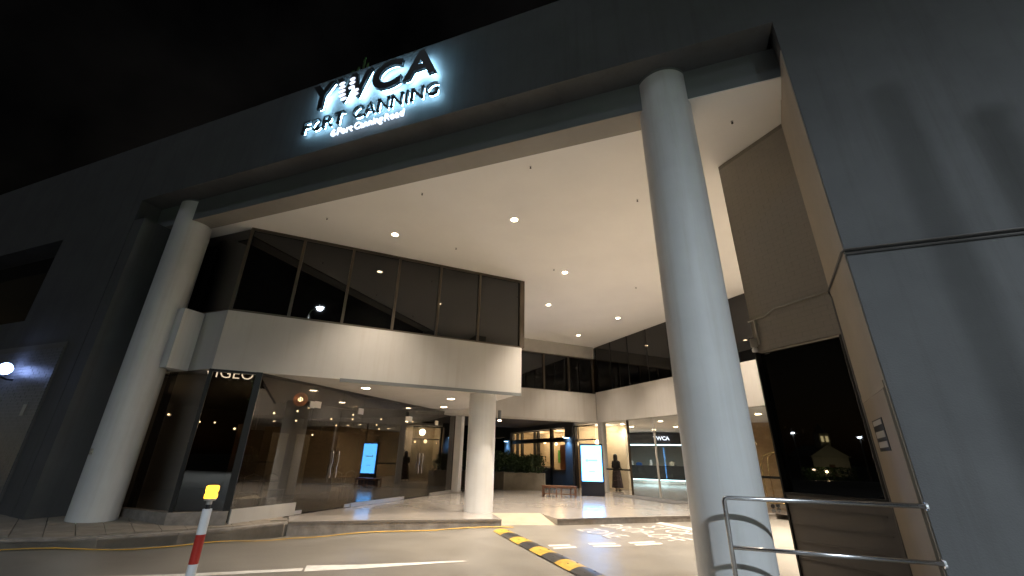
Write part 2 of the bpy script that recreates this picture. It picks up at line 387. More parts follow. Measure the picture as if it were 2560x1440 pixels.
for txt, x, y, w, h in (('ZONE', -2.62, 11.75, 1.3, .62), ('DROP-OFF', -2.2, 12.72, 2.5, .66), ('STOP', -1.15, 13.02, 1.5, .66)):
    me = text_mesh(txt, 1, 0, -.006)
    xs_ = [v.co.x for v in me.vertices]; ys_ = [v.co.y for v in me.vertices]; sx = w/(max(xs_)-min(xs_)); sy = h/(max(ys_)-min(ys_))
    text_obj('road_lettering', me, m_paint_w, road, (x, y, -.146), (0, 0, tr), (sx, sy, 1))

# speed hump: alternating rubber segments
p0 = Vector((-4.2, 10.72)); p1 = Vector((-1.3, 7.32)); hd = (p1-p0).normalized(); hn = Vector((-hd.y, hd.x))
hump = thing('speed_hump', 'yellow and black rubber speed hump crossing the road at the porch', 'speed hump', (p0.x, p0.y, -.15))
q = .56
for i in range(9):
    mb = MB(); n = 9; prof = [(-.2+.4*k/n, .048*max(0, math.sin(math.pi*k/n))**.75) for k in range(n+1)]
    a, b = i*q+.002, (i+1)*q-.002
    for s_ in (a, b):
        for w_, z_ in prof:
            P_ = hd*s_+hn*w_; mb.v.append((P_.x, P_.y, z_+.003))
    for k in range(n): mb.f.append([k, k+1, n+1+k+1, n+1+k])
    mb.f.append(list(range(n+1))); mb.f.append([n+1+k for k in reversed(range(n+1))])
    sg = mb.build('segment', m_rub_y if i % 2 == 0 else m_rub_k, hump, smooth='auto')
    sg['label'] = 'yellow rubber segment' if i % 2 == 0 else 'black rubber segment'
    for w_ in (-.07, .09):
        P_ = hd*((a+b)/2)+hn*w_
        MB().lathe([(.022, .035), (.022, .0465)], (P_.x, P_.y, 0), 10).build('bolt', m_rub_k, sg)

# ------------------------------------------------------------------ hotel building
HB = thing('hotel_building', 'dark grey hotel building with tall lit entrance porch and white ceiling', 'building', (0, 0, 0))
fascia = MB().box(-13.0, 2.17, YF, YB+.3, 7.87, 10.05).build('fascia', m_dark, HB)
MB().box(-30, 8.5, YF+.004, YF+.5, 10.053, 10.09).build('parapet_cap', m_dark, HB)
MB().box(-13.0, 2.3, YB+.003, 6.58, HC-.03, 7.867).build('porch_beam', m_beam, HB)
MB().box(-12.6, .5, YB+.01, 6.57, HC-.034, HC-.031).build('beam_underside', m_soffit_dk, HB)
MB().box(.502, 2.5, YB+.006, 6.6, HC-.05, HC-.031).build('ceiling_edge', m_ceil, HB)
ceil = MB().box(-13, 8, 6.583, 26, HC, HC+.2).build('porch_ceiling', m_ceil, HB)
MB().box(-30, 8.4, YB+.35, 27, HC+.205, 10.05).build('upper_storey', m_dark, HB)
# right wall, its splayed reveal and the brick return
rw = MB().prism([(2.17, YF), (8.4, YF), (8.4, 7.4), (2.52, 7.4)], -.5, 10.05).build('right_wall', m_dark, HB)
ur = Vector((.33, 1.7)).normalized()
MB().obox((2.17, YF), ur, .015, 1.745, 0, .012, -.5, HC-.002).build('reveal_face', m_reveal, HB)
BO = (2.5, 7.27); UBk = (-S2, S2)
core = MB().obox(BO, UBk, -.02, 1.4, -.6, -.003, 3.28, HC-.003).build('brick_wall', m_mortar, HB)
MB().obox(BO, UBk, -.02, 1.4, -.6, -.012, -.5, 1.05).build('dado_panel', m_dado, HB)
for z_ in (.2, .42, .64, .86): MB().obox(BO, UBk, .1, 1.39, -.012, .004, z_, z_+.012).build('dado_rib', m_dado, HB)
MB().obox(BO, UBk, 1.402, 1.43, -.6, .012, -.5, 3.28).build('window_jamb', m_frame_k, HB)
wn_ = MB().obox(BO, UBk, .06, 1.4, -.12, -.1, 1.05, 3.27).build('side_window', m_glass_dk, HB)
MB().obox(BO, UBk, .0, .06, -.12, .0, 1.05, 3.27).build('frame', m_frame_k, wn_)
MB().obox(BO, UBk, .0, 1.4, -.13, .006, 1.03, 1.07).build('frame', m_frame_k, wn_)
# bricks: 300 nearest as parts, the rest joined
bw, bh, gap = .225, .075, .0045
rows = int((HC-.01-3.285)/(bh+gap)); made = 0; rest = MB()
base_b = MB().obox((0, 0), (1, 0), 0, bw, -.03, 0, 0, bh).build('brick', m_brick, core, bevel=.004)
half_b = MB().obox((0, 0), (1, 0), 0, bw/2-gap/2, -.03, 0, 0, bh).build('brick', m_brick, core, bevel=.004)
bpy.data.objects.remove(base_b); base_me = bpy.data.meshes['brick']; bpy.data.objects.remove(half_b); half_me = bpy.data.meshes['brick.001']
ang = math.atan2(UBk[1], UBk[0])
def lay(parent, O, u, s0, s1, z0, nrows, m_, limit, noff=0.0, stuff='brick_courses'):
    made = 0; rest = MB(); a_ = math.atan2(u[1], u[0]); nx, ny = -u[1], u[0]
    mats = {}
    def me_for(w):
        k = round(w, 3)
        if k not in mats:
            o_ = MB().obox((0, 0), (1, 0), 0, w, -.03, 0, 0, bh).build('brick', m_, None, bevel=.0012); mats[k] = o_.data; bpy.data.objects.remove(o_)
        return mats[k]
    for r_ in range(nrows):
        s_ = s0; z = z0+r_*(bh+gap); first = True
        while s_ < s1-.02:
            w = bw
            if first and r_ % 2: w = bw/2
            first = False
            w = min(w, s1-s_); p = random.uniform(-.0012, .0014)+noff
            if made < limit:
                o_ = bpy.data.objects.new('brick', me_for(w)); COL.objects.link(o_); o_.parent = parent
                o_.location = (O[0]+u[0]*s_+nx*p, O[1]+u[1]*s_+ny*p, z); o_.rotation_euler = (0, 0, a_); made += 1
            else: rest.obox(O, u, s_, s_+w, p-.03, p, z, z+bh)
            s_ += w+gap
    if rest.v: tag(rest.build(stuff, m_, parent), kind='stuff')
lay(core, BO, UBk, -.01, 1.39, 3.285, rows, m_brick, 300)

# left wall: facade plane continuing, upper window, brick panel
lw = MB()
lw.box(-16.2, -13.0, YF, 7.2, -.3, 10.05).box(-30, -16.2, YF, 7.2, 7.2, 10.05).box(-30, -16.2, YF, 7.2, -.3, 4.7).box(-30, -16.2, 6.3, 7.2, 4.7, 7.2)
lwo = lw.build('left_wall', m_dark, HB)
MB().box(-30, -16.2, 6.2, 6.28, 4.7, 7.2).build('window_pane', m_glass_dk, HB)
bp_ = MB().box(-22, -13.6, YF-.036, YF-.003, .35, 3.93).build('brick_panel', m_pipe, HB)
lay(bp_, (-22, YF-.0365), (1, 0), 4.9, 8.39, .4, 43, m_brickL, 0) if False else None
def lay_front(parent, x0, x1, z0, nrows, m_, limit):
    made = 0; rest = MB(); cache = {}
    for r_ in reversed(range(nrows)):
        s_ = x1; z = z0+r_*(bh+gap); first = True
        while s_ > x0+.02:
            w = bw/2 if (first and r_ % 2) else bw
            first = False; w = min(w, s_-x0)
            k = round(w, 3)
            if made < limit:
                if k not in cache:
                    o_ = MB().box(0, w, -.03, 0, 0, bh).build('brick', m_, None, bevel=.004); cache[k] = o_.data; bpy.data.objects.remove(o_)
                o_ = bpy.data.objects.new('brick', cache[k]); COL.objects.link(o_); o_.parent = parent; o_.location = (s_-w, YF-.03+random.uniform(-.003, .003), z); made += 1
            else: rest.box(s_-w, s_, YF-.058, YF-.03, z, z+bh)
            s_ -= w+gap
    if rest.v: tag(rest.build('brick_courses', m_, parent), kind='stuff')
lay_front(bp_, -17.5, -13.62, .37, 43, m_brickL, 300)
MB().box(-14.2, -14.06, YF-.08, YF-.062, 2.2, 2.45).build('wall_plate', m_pipe_l, HB)
MB().box(-12.98, -12.55, YF+.003, 7.2, -.3, HC-.04).build('left_reveal', m_dark, HB)

# cantilevered first floor: white band, windows
band = MB().prism([(-12.3, 6.95), K1, (K1[0]+S2*LB, K1[1]+S2*LB), (K1[0]+S2*LB-4.2, K1[1]+S2*LB+4.2), (-12.3, 14)], SF, 4.85).build('first_floor_band', m_white, HB)
MB().obox(K1, UB, 2.9, LB-.01, -.035, -.002, SF-.07, SF+.02).build('drip_edge', m_beam, HB)
MB().obox(K1, UB, .0, LB, .002, .12, 4.853, 4.9).build('window_sill', m_frame, HB)
MB().obox(K1, UB, .0, LB, .002, .12, HC-.07, HC-.003).build('window_head', m_frame, HB)
ms = [0.03, 1.36, 2.7, 4.08, 5.4, 6.75, LB-.04]
for i, s_ in enumerate(ms):
    MB().obox(K1, UB, s_-.035, s_+.035, -.0 if i not in (0, 6) else -.01, .14, 4.902, HC-.072).build('mullion', m_frame, HB)
for i in range(6):
    a_ = random.uniform(-.0012, .0012)
    o_ = MB().obox(K1, UB, ms[i]+.037, ms[i+1]-.037, .06+a_, .075+a_, 4.903, HC-.073).build('window_pane', m_glass_dk, HB)
MB().box(-12.2, K1[0]-.02, 6.99, 7.01, 4.86, HC-.01).build('window_pane', m_glass_dk, HB)
MB().box(-12.2, K1[0]-.02, 6.96, 7.05, 4.852, 4.9).build('window_sill', m_frame, HB)
# end wall of the cantilever
E_ = (K1[0]+S2*LB, K1[1]+S2*LB)
MB().obox(E_, (-S2, S2), .16, 5.5, -.12, -.1, 4.86, HC-.004).build('window_pane', m_glass_dk, HB)
MB().obox(E_, (-S2, S2), .0, .14, -.1, -.0, 4.86, HC-.004).build('mullion', m_frame, HB)
# interior dark backing so that panes stay dark
MB().prism([(-12.2, 7.2), (-10.4, 7.2), (-4.9, 12.75), (-8.6, 16.6), (-12.2, 14)], 4.86, HC-.02).build('first_floor_room', m_dkroom, HB)

# back wall above the passage (parallel to the cantilever) and right-hand back wall
def wallB(O, u, s0, s1, zs, name, m_, n0=0, n1=.35): return MB().obox(O, u, s0, s1, n0, n1, zs[0], zs[1]).build(name, m_, HB)
UBm = (-S2, -S2)                       # from PC towards the left
wallB(PC, UBm, .0, 9.5, (3.3, 4.72), 'passage_lintel_band', m_white, -.35, 0)
wallB(PC, UBm, .0, 9.5, (6.62, HC-.003), 'upper_band', m_lobw, -.35, 0)
wallB(PC, UBm, .0, 9.5, (3.22, 3.297), 'lintel_edge', m_lobw, -.34, .02)
for i, s_ in enumerate((.06, 1.6, 3.1, 4.5, 5.9, 7.3)):
    MB().obox(PC, UBm, s_-.04, s_+.04, -.2, -.04, 4.722, 6.618).build('mullion', m_frame, HB)
    if i < 5:
        MB().obox(PC, UBm, s_+.042, (1.6, 3.1, 4.5, 5.9, 7.3)[i]-.042, -.15, -.13, 4.76, 6.58).build('window_pane', m_glass_dk, HB)
MB().obox(PC, UBm, 0, 9.5, -.2, -.05, 6.582, 6.618).build('window_head', m_frame, HB)
MB().obox(PC, UBm, 0, 9.5, -.2, -.05, 4.722, 4.758).build('window_sill', m_frame, HB)
# right-hand back wall
LD = 10.2
wallB(PC, UD, .02, LD, (3.25, 4.79), 'lobby_band', m_white, 0, .35)
ds = [.0, 1.38, 2.76, 4.12, 5.5, 6.9, 8.3, 9.7]
for i in range(7):
    a_ = random.uniform(-.002, .002)
    MB().obox(PC, UD, ds[i]+.025, ds[i+1]-.025, .08+a_, .1+a_, 4.8, HC-.006).build('window_pane', m_glass_dk, HB)
for s_ in ds[1:]: MB().obox(PC, UD, s_-.022, s_+.022, .06, .16, 4.8, HC-.005).build('mullion', m_frame_k, HB)
MB().obox(PC, UD, 0, LD, .2, .25, 4.795, HC-.005).build('upper_room', m_dkroom, HB)
MB().prism([(3.5, 15.7), (8, 15.7), (8, 16.4), (3.5, 16.4)], -.3, HC-.004).build('back_return', m_white, HB)
# passage roof slab
MB().prism([(-11, 16.5), (-4.1, 23.4), (-10.5, 29.8), (-17, 23)], 3.45, 3.6).build('passage_roof', m_cafe, HB)

# cantilever soffit fill between band and glass (light ceiling) is the band's own underside; glass wall below
def pane(O, u, s0, s1, n, z0, z1, name, m_, parent, th=.012): return MB().obox(O, u, s0, s1, n-th/2, n+th/2, z0, z1).build(name, m_, parent)
G2 = (-9.6, 7.62)
pane((-12.0, 6.99), (1, 0), .1, 1.68, 0, .3, SF, 'glass_panel', m_glass, HB)
pane(K1, UB, .04, .95, .05, .3, SF, 'glass_panel', m_glass, HB)
MB().obox(K1, UB, -.04, .04, .0, .09, .28, SF).build('glass_post', m_frame_k, HB)
MB().obox(K1, UB, .95, 1.09, -.02, .12, .05, SF).build('glass_post', m_frame_k, HB)
MB().obox(K1, UB, .0, 1.0, .0, .12, SF-.06, SF-.002).build('glass_head', m_frame_k, HB)
MB().prism([(-12.1, 6.9), (-10.28, 6.85), (-9.5, 7.63), (-9.66, 7.8), (-10.36, 7.05), (-12.1, 7.1)], -.3, .28).build('glass_plinth', m_kerb, HB)
gp = [7.75, 9.6, 10.75, 11.75, 14.4, 15.5, 16.7, 18.25]
gl = []
for i in range(len(gp)-1):
    door = i in (1, 2, 4, 5)
    if door:
        d_ = MB().obox((XG, 0), (0, 1), gp[i]+.006, gp[i+1]-.006, -.006, .006, .03, 2.8).build('glass_door', m_glass, HB); gl.append(d_)
        MB().obox((XG, 0), (0, 1), gp[i]+.004, gp[i+1]-.004, -.006, .006, 2.812, SF).build('glass_panel', m_glass, HB)
        for yy in ((gp[i] if i in (1, 4) else gp[i+1]-.26),):
            MB().box(XG-.02, XG+.02, yy+.01, yy+.25, .012, .1).build('patch_fitting', m_fit, d_)
            MB().box(XG-.025, XG+.025, yy+.01, yy+.25, 2.72, 2.9).build('patch_fitting', m_fit, d_)
        hy = gp[i+1]-.12 if i in (1, 4) else gp[i]+.12
        for sx in (1,):
            k = .055*sx
            MB().tube([(XG+.006*sx, hy, 1.56), (XG+k, hy, 1.57), (XG+k+.01, hy, 1.5), (XG+k, hy+.02, 1.3), (XG+k, hy-.02, 1.1), (XG+k+.01, hy, .93), (XG+k, hy, .86), (XG+.006*sx, hy, .87)], .014, 8).build('handle', m_steel, d_, smooth=True)
    else:
        gl.append(pane((XG, 0), (0, 1), gp[i]+.006, gp[i+1]-.006, 0, .05, SF, 'glass_panel', m_glass, HB))
        MB().box(XG-.03, XG+.04, gp[i]+.01, gp[i+1]-.01, .004, .11 if i else .3).build('glass_sill', m_fit if i else m_white, HB)
for y_ in (9.65, 14.45):
    MB().box(XG-.03, XG+.03, y_-.22, y_-.04, 2.7, 2.88).build('corner_patch', m_fit, HB)
# restaurant room behind the glass
rr = MB(); rr.box(-20, XG-.1, 7.3, 20, -.01, .02)
rr.build('restaurant_floor', m_dkfloor, HB)
MB().box(-20, -19.7, 7.3, 20, .02, SF).build('restaurant_wall', m_dkroom, HB)
MB().box(-20, XG-.15, 19.2, 19.5, .02, SF).build('restaurant_wall', m_dkroom, HB)
MB().box(-20, -12.6, 7.25, 7.5, .02, SF).build('restaurant_wall', m_dkroom, HB)
MB().prism([(-20, 7.1), (-10.6, 7.2), (-9.8, 8.0), (-9.8, 19.4), (-20, 19.4)], SF-.04, SF-.003).build('restaurant_ceiling', m_dkroom, HB)
MB().box(-14.2, -13.9, 11, 18.5, .02, 2.4).build('restaurant_screen', mat('brown_timber_screen', (.12, .08, .05), .5, var=.3, vscale=3), HB)

for y_ in (12.2, 13.3): MB().box(-13.89, -13.86, y_, y_+.7, .05, 2.2).build('cream_panel', m_cream, HB)
# passage side: soffit of cantilever to thin post etc. lobby (behind the right-hand back wall)
lobby_O = PC
MB().prism([(-3.9, 23.3), (-3.5, 23.3), (3.6, 16.2), (14, 16.2), (14, 37), (-8, 37), (-8, 27.4)], 3.26, 3.4).build('lobby_ceiling', m_ceil, HB)
MB().prism([(-3.8, 23.2), (3.5, 15.9), (14, 16.2), (14, 37), (-8, 37), (-8, 27.4)], .002, .006).build('lobby_floor', m_lobf, HB)
MB().box(-5.2, 2.2, 35.6, 35.9, 0, 3.26).build('lobby_back_wall', m_lobw, HB)
MB().prism([(-3.75, 27.0), (-3.55, 27.0), (-4.5, 35.9), (-4.7, 35.9)], 0, 3.26).build('lobby_side_wall', m_white, HB)
MB().prism([(2.2, 24), (9, 24), (9, 24.2), (2.2, 24.2)], 0, 3.26).build('timber_wall', m_oak, HB)
MB().prism([(2.2, 24.2), (2.4, 24.2), (2.4, 35.9), (2.2, 35.9)], 0, 3.26).build('timber_wall', m_oak, HB)
# lobby glazing on the wall line
for i, (a_, b_) in enumerate(((.35, 2.25), (2.27, 4.0), (4.02, 5.75), (5.8, 8.0), (8.05, 10.1))):
    dr = i in (1, 2)
    o_ = pane(PC, UD, a_, b_, .12, .03, 3.24, 'lobby_door' if dr else 'lobby_pane', m_glass_cl, HB)
    if dr:
        MB().obox(PC, UD, a_, b_, .1, .14, 1.0, 1.06).build('push_bar', m_frame_k, o_) if False else None
        MB().obox(PC, UD, (b_-.035 if i == 1 else a_), (b_ if i == 1 else a_+.035), .1, .14, .03, 3.24).build('door_stile', m_white, o_)
for s_ in (2.26, 5.77): MB().obox(PC, UD, s_-.03, s_+.03, .08, .16, .004, 3.247).build('lobby_mullion', m_frame, HB)
MB().obox(PC, UD, .0, .32, .02, .3, .004, 3.247).build('lobby_pier', m_white, HB)
for z_ in (1.0,):
    MB().obox(PC, UD, .35, 2.2, .15, .19, z_, z_+.07).build('dark_rail', m_frame_k, HB)
    MB().obox(PC, UD, 5.8, 10, .15, .19, z_, z_+.07).build('dark_rail', m_frame_k, HB)
tag(MB().obox(PC, UD, 2.3, 5.9, -1.0, -.1, .004, .02).build('door_mat', m_mat), 'long grey mat on the floor before the lobby doors', 'mat')

# utility door in the splayed reveal
ud_ = MB().obox((2.17, YF), ur, .12, 1.55, .014, .03, -.1, 2.25).build('utility_door', m_door, HB)
MB().obox((2.17, YF), ur, .06, 1.62, .0125, .022, 2.26, 2.34).build('door_frame', m_reveal, ud_)
MB().obox((2.17, YF), ur, .06, .115, .0125, .034, -.1, 2.26).build('door_frame', m_reveal, ud_)
nt_ = MB().obox((2.17, YF), ur, .6, 1.25, .031, .036, 1.64, 2.0).build('notice', m_notice, ud_)
for z0_, z1_ in ((1.93, 1.985), (1.79, 1.86), (1.68, 1.745)): MB().obox((2.17, YF), ur, .66, 1.19, .037, .039, z0_, z1_).build('notice_panel', m_noticew, nt_) if False else MB().obox((2.17, YF), ur, .66, 1.19, .037, .039, z0_, z1_).build('notice_print', m_noticew, HB)
for z0_ in (1.74, 1.97): MB().tube([(2.185, YF+.1, z0_-.09), (2.185, YF+.1, z0_+.09)], .02, 8).build('hinge', m_frame_k, ud_)

# conduits
cd = lambda pts, r, m_: MB().tube(pts, r, 8).build('conduit', m_, HB, smooth=True)
cd([(8, YF-.03, 3.87), (2.16, YF-.03, 3.87), (2.15, YF+.05, 3.87), (2.46, 7.24, 3.94), (2.47, 7.22, 3.8), (2.475, 7.22, -.1)], .014, m_pipe)
cd([(8, YF-.025, 3.82), (2.14, YF-.025, 3.82)], .01, m_pipe)
bpt = lambda s_, n_, z_: (BO[0]+UBk[0]*s_-UBk[1]*n_, BO[1]+UBk[1]*s_+UBk[0]*n_, z_)
nb = lambda s_, z_, o_=.025: (BO[0]-S2*s_-S2*o_, BO[1]+S2*s_-S2*o_, z_)
cd([nb(.06, 3.95), nb(.9, 3.94), nb(1.0, 3.9), nb(1.1, 3.86), nb(1.42, 3.84)], .013, m_pipe_l)
cd([nb(1.3, 3.84), nb(1.3, 3.4)], .018, m_pipe_l)
cam_f = thing('conduit_fitting', 'small grey conduit fitting hanging at the corner of the brick wall', 'fitting', nb(1.38, 3.38, .05))  # bracket fitting on the conduit, holds no lamp
MB().box(-.05, .05, -.05, .05, -.02, .14).build('housing', m_pipe_l, cam_f, bevel=.01)
MB().lathe([(.045, -.1), (.05, -.06), (.03, -.02)], (0, 0, 0), 12).build('lens', m_white_pl, cam_f, smooth=True)

# ------------------------------------------------------------------ columns
def column(label, x, y, r, z0, z1, shade_ring=False):
    c = thing('round_column', label, 'column', (x, y, z0), group='round white columns')
    MB().lathe([(r, 0), (r, z1-z0)], (0, 0, 0), 64).build('shaft', m_col, c, smooth='auto')
    if shade_ring: MB().lathe([(r+.006, z1-z0-.05), (r+.006, z1-z0)], (0, 0, 0), 64).build('shade_ring', m_beam, c, smooth='auto')  # darker ring standing for the shade under the fascia soffit
    return c
column('tall round white column in front of the steel handrail', .495, 6.3, .433, -.3, 7.868, True)
cl_ = column('tall round white column with square bracket at the left of the porch', -11.8, 6.35, .425, -.1, 7.868, True)
MB().box(.25, .68, .06, .56, SF-.02+.1, 4.82+.1).build('bracket', m_col, cl_)
MB().box(-.03, .03, -.46, -.43, 1.5, 1.62).build('socket_plate', m_pipe_l, cl_)
column('shorter round white column on the plaza under the first floor', -5.72, 12.72, .43, 0, SF)
c = thing('square_post', 'slim square white post at the end of the glass wall', 'post', (-9.45, 18.5, 0))
MB().box(-.16, .16, -.16, .16, 0, SF).build('shaft', m_col, c, bevel=.01)
MB().box(-.2, .2, -.2, .2, 0.004, .05).build('base', m_fit, c)

# ------------------------------------------------------------------ downlights and sprinklers
WARM = (1, .85, .69)
def downlight(name, label, x, y, z, power, group, r=.1, spot=100, size=.1, blend=.75):
    d = thing(name, label, 'lamp', (x, y, z), group=group)
    MB().lathe([(r+.035, -.012), (r+.03, -.002), (r, -.002), (r, -.012)], (0, 0, 0), 24, cap=False).build('trim_ring', m_white_pl, d, smooth=True)
    MB().lathe([(.0, -.006), (r, -.006), (r, -.003), (0, -.003)], (0, 0, 0), 24, cap=False).build('lens', m_warm, d)
    light('lamp_light', 'SPOT', (0, 0, -.03), power, WARM, d, size, spot, blend)
    return d
for lab, x, y, pw in (('porch ceiling downlight above the dark first-floor windows, leftmost', -6.76, 8.53, .45), ('porch ceiling downlight nearest the front beam', -3.3, 8.86, 1.8),
                  ('porch ceiling downlight between the tall right column and the first-floor end, nearest', -2.84, 12.56, 1.15), ('porch ceiling downlight beside the end of the first-floor windows', -4.22, 15.48, 1.2),
                  ('porch ceiling downlight close to the right-hand back windows', -1.77, 18.06, .65), ('porch ceiling downlight nearest the inner back corner', -4.0, 20.31, .4),
                  ('porch ceiling downlight hidden behind the tall right column', 1.0, 12.2, .5), ('porch ceiling downlight behind the right column near the back', 1.9, 15.4, .6),
                  ('added unseen porch downlight behind the brick wall, nearest the front', 4.4, 10.2, 3.6), ('added unseen porch downlight behind the brick wall, middle', 4.6, 13.2, 3.6), ('added unseen porch downlight behind the brick wall, rightmost', 6.6, 11.6, 3.6)):  # unseen lamps behind the brick, added so bounced light lifts the ceiling
    downlight('downlight', lab, x, y, HC, 1600*pw, 'porch ceiling downlights', .085, spot=88, blend=.9)
for lab, x, y in (('soffit downlight nearest the glass front, leftmost', -8.59, 10.48), ('soffit downlight left of the shorter column, nearer one', -7.23, 13.34), ('soffit downlight left of the shorter column, farther one', -8.75, 15.6)):
    downlight('soffit_downlight', lab, x, y, SF, 200, 'downlights under the first floor', .12)
for lab, x, y in (('sprinkler head near the front beam, centre', -2.24, 6.95), ('sprinkler head near the front beam, left of centre', -4.97, 7.05), ('sprinkler head just left of the tall right column', -.2, 8.96),
                  ('sprinkler head near the front beam at the far left', -7.96, 7.21), ('sprinkler head over the first-floor windows', -5.5, 9.82), ('sprinkler head beside the middle downlight', -3.12, 12.2),
                  ('sprinkler head far back beside the right column', -.71, 14.62), ('sprinkler head right of the tall right column', 1.64, 6.93)):
    t = thing('sprinkler', lab, 'sprinkler', (x, y, HC), group='ceiling sprinkler heads'); t.scale = (.7,)*3
    MB().lathe([(.035, -.012), (.035, -.001)], (0, 0, 0), 14).build('rosette', m_fit, t, smooth='auto')
    MB().lathe([(.012, -.06), (.012, -.012)], (0, 0, 0), 8).build('stem', m_frame_k, t)
    MB().lathe([(.028, -.066), (.028, -.06)], (0, 0, 0), 12).build('deflector', m_frame_k, t)
pn = thing('cylinder_pendant', 'small cylinder lamp hanging under the back lintel beside the shorter column', 'lamp', (-7.2, 17.9, 3.42))
MB().lathe([(.07, -.42), (.07, 0)], (0, 0, 0), 18).build('housing', m_beam, pn, smooth='auto')
MB().lathe([(.0, -.44), (.065, -.44), (.068, -.42), (0, -.42)], (0, 0, 0), 18, cap=False).build('lens', m_warm, pn)
light('lamp_light', 'SPOT', (0, 0, -.46), 50, WARM, pn, .06, 140, 1)

# ------------------------------------------------------------------ facade sign
sg = thing('facade_sign', 'backlit sign of dark letters with white halo high on the facade', 'sign', (0, YF, 8))
RX = (R(90), 0, 0)
def letter(ch, x0, x1, z0, z1, th, off, name='letter', halo=True, m_=m_signface, shear=0, serif=False, yo=-.19):
    if ch == 'I': x0 += .035; x1 = x0+.05
    me = text_mesh(ch, 1, th, off, shear)
    xs_ = [v.co.x for v in me.vertices]; ys_ = [v.co.y for v in me.vertices]
    sx = (x1-x0)/(max(xs_)-min(xs_)); sy = (z1-z0)/(max(ys_)-min(ys_)); mx_, my_ = min(xs_), min(ys_)
    for v in me.vertices: v.co.x = (v.co.x-mx_)*sx; v.co.y = (v.co.y-my_)*sy
    o = text_obj(name, me, m_, sg, (x0, yo, z0-8), RX)
    if halo:
        me2 = text_mesh(ch, 1, .004, off-.03, shear)
        for v in me2.vertices: v.co.x = (v.co.x-mx_)*sx; v.co.y = (v.co.y-my_)*sy
        text_obj('halo_light', me2, m_halo, o, (0, 0, -th-.03), (0, 0, 0))
    if serif:
        # little slab serifs on the letter's foot and head
        w = x1-x0; h = z1-z0; feet = {'F': [(.1, 0)], 'R': [(.1, 0), (.9, 0)], 'T': [(.5, 0), (.05, .9), (.95, .9)], 'A': [(.06, 0), (.94, 0)], 'N': [(.08, 0), (.08, 1), (.92, 1)], 'I': [(.5, 0), (.5, 1)], 'C': [(.92, .8)], 'G': [(.9, .45)], 'O': []}[ch]
        for fx, fz in feet:
            sw = .026 if ch == 'I' else .042
            MB().box(fx*w-sw, fx*w+sw, fz*h-(.03 if fz > .5 else 0), fz*h+(.0 if fz > .5 else .03), -th, th*.98).build('serif', m_, o)
    return o
# word 1: pixel-derived extents on the letter plane
for ch, a, b, z0, z1 in (('Y', -7.2, -6.54, 8.9, 9.68), ('W', -6.48, -5.5, 8.9, 9.68), ('C', -5.44, -4.67, 8.87, 9.7), ('A', -4.61, -3.78, 8.9, 9.68)):
    letter(ch, a, b, z0, z1, .035, .035)
for i, (x, z, w) in enumerate(((-6.44, 9.56, .17), (-6.42, 9.44, .18), (-6.41, 9.31, .2), (-6.38, 9.18, .2), (-6.3, 9.05, .17), (-6.14, 9.6, .15), (-6.13, 9.48, .16), (-6.13, 9.34, .17), (-5.98, 9.2, .16), (-5.96, 9.08, .15))):
    mb = MB(); n = 12
    for s_ in (-.03, .03):
        for k in range(n): t = 2*math.pi*k/n; mb.v.append((x+.05+w/2+w/2*math.cos(t), -.232+s_*.3, z-8.1+.042*math.sin(t)+.25*(w/2*math.cos(t))*.3))
    for k in range(n): j = (k+1) % n; mb.f.append([k, j, n+j, n+k])
    mb.f.append(list(range(n))); mb.f.append([n+k for k in range(n)])
    mb.build('emblem_dash', m_signwhite, sg)
x = -7.3
for ch, w in zip('FORT CANNING', (.24, .32, .3, .28, .2, .3, .32, .32, .32, .15, .33, .32)):
    if ch != ' ': letter(ch, x, x+w*.88, 8.34, 8.67, .03, .0, serif=True, yo=-.15)
    x += w*1.065
x = -6.48
for wd, w in (('6', .13), ('Fort', .42), ('Canning', .74), ('Road', .48)):
    o = letter(wd, x, x+w, 8.08-(.05 if wd == 'Canning' else 0), 8.27, .02, -.004, 'lettering', False, m_signwhite, yo=-.08); x += w+.05

# ------------------------------------------------------------------ restaurant sign letters and pendants
ns = thing('neon_sign', 'lit cream lettering hanging inside the dark corner window', 'sign', (K1[0], K1[1], 3.0), math.atan2(UB[1], UB[0]))
me = text_mesh('VIGEO', .37, .012, -.004); text_obj('lettering', me, m_neon, ns, (-.21, .42, .22), RX)
cp_ = thing('copper_pendant', 'round copper pendant lamp just inside the glass wall', 'lamp', (-10.3, 9.75, 2.98))
for i in range(10):
    a = math.pi*i/10; MB().tube([(.19*math.sin(t)*math.cos(a), .19*math.sin(t)*math.sin(a), .19*math.cos(t)) for t in [2*math.pi*k/20 for k in range(21)]], .012, 6).build('rib', m_copper, cp_, smooth=True)
MB().lathe([(.0, -.07), (.05, -.05), (.07, 0), (.05, .05), (0, .07)], (0, 0, 0), 14, cap=False).build('bulb', m_warmS, cp_, smooth=True)
MB().tube([(0, 0, .19), (0, 0, .36)], .006, 6).build('cord', m_black, cp_)
light('lamp_light', 'POINT', (0, 0, 0), 3, (1, .5, .2), cp_, .06)
pl_spots = [(-12.2, 10.6, 2.7), (-12.9, 12.2, 2.6), (-12.4, 13.4, 2.75), (-13.2, 14.6, 2.6), (-12.1, 15.8, 2.7), (-13.0, 17.2, 2.62), (-15.4, 9.4, 2.6), (-16.2, 11.0, 2.5), (-17.5, 12.5, 2.6), (-11.6, 11.4, 2.95), (-12.6, 11.9, 2.9), (-11.9, 14.0, 2.95), (-13.0, 15.3, 2.9), (-12.5, 16.6, 3.0), (-11.4, 17.5, 2.95), (-13.3, 10.2, 2.2), (-12.8, 13.0, 2.15)]  # later spots added to imitate lobby lights mirrored in the glass
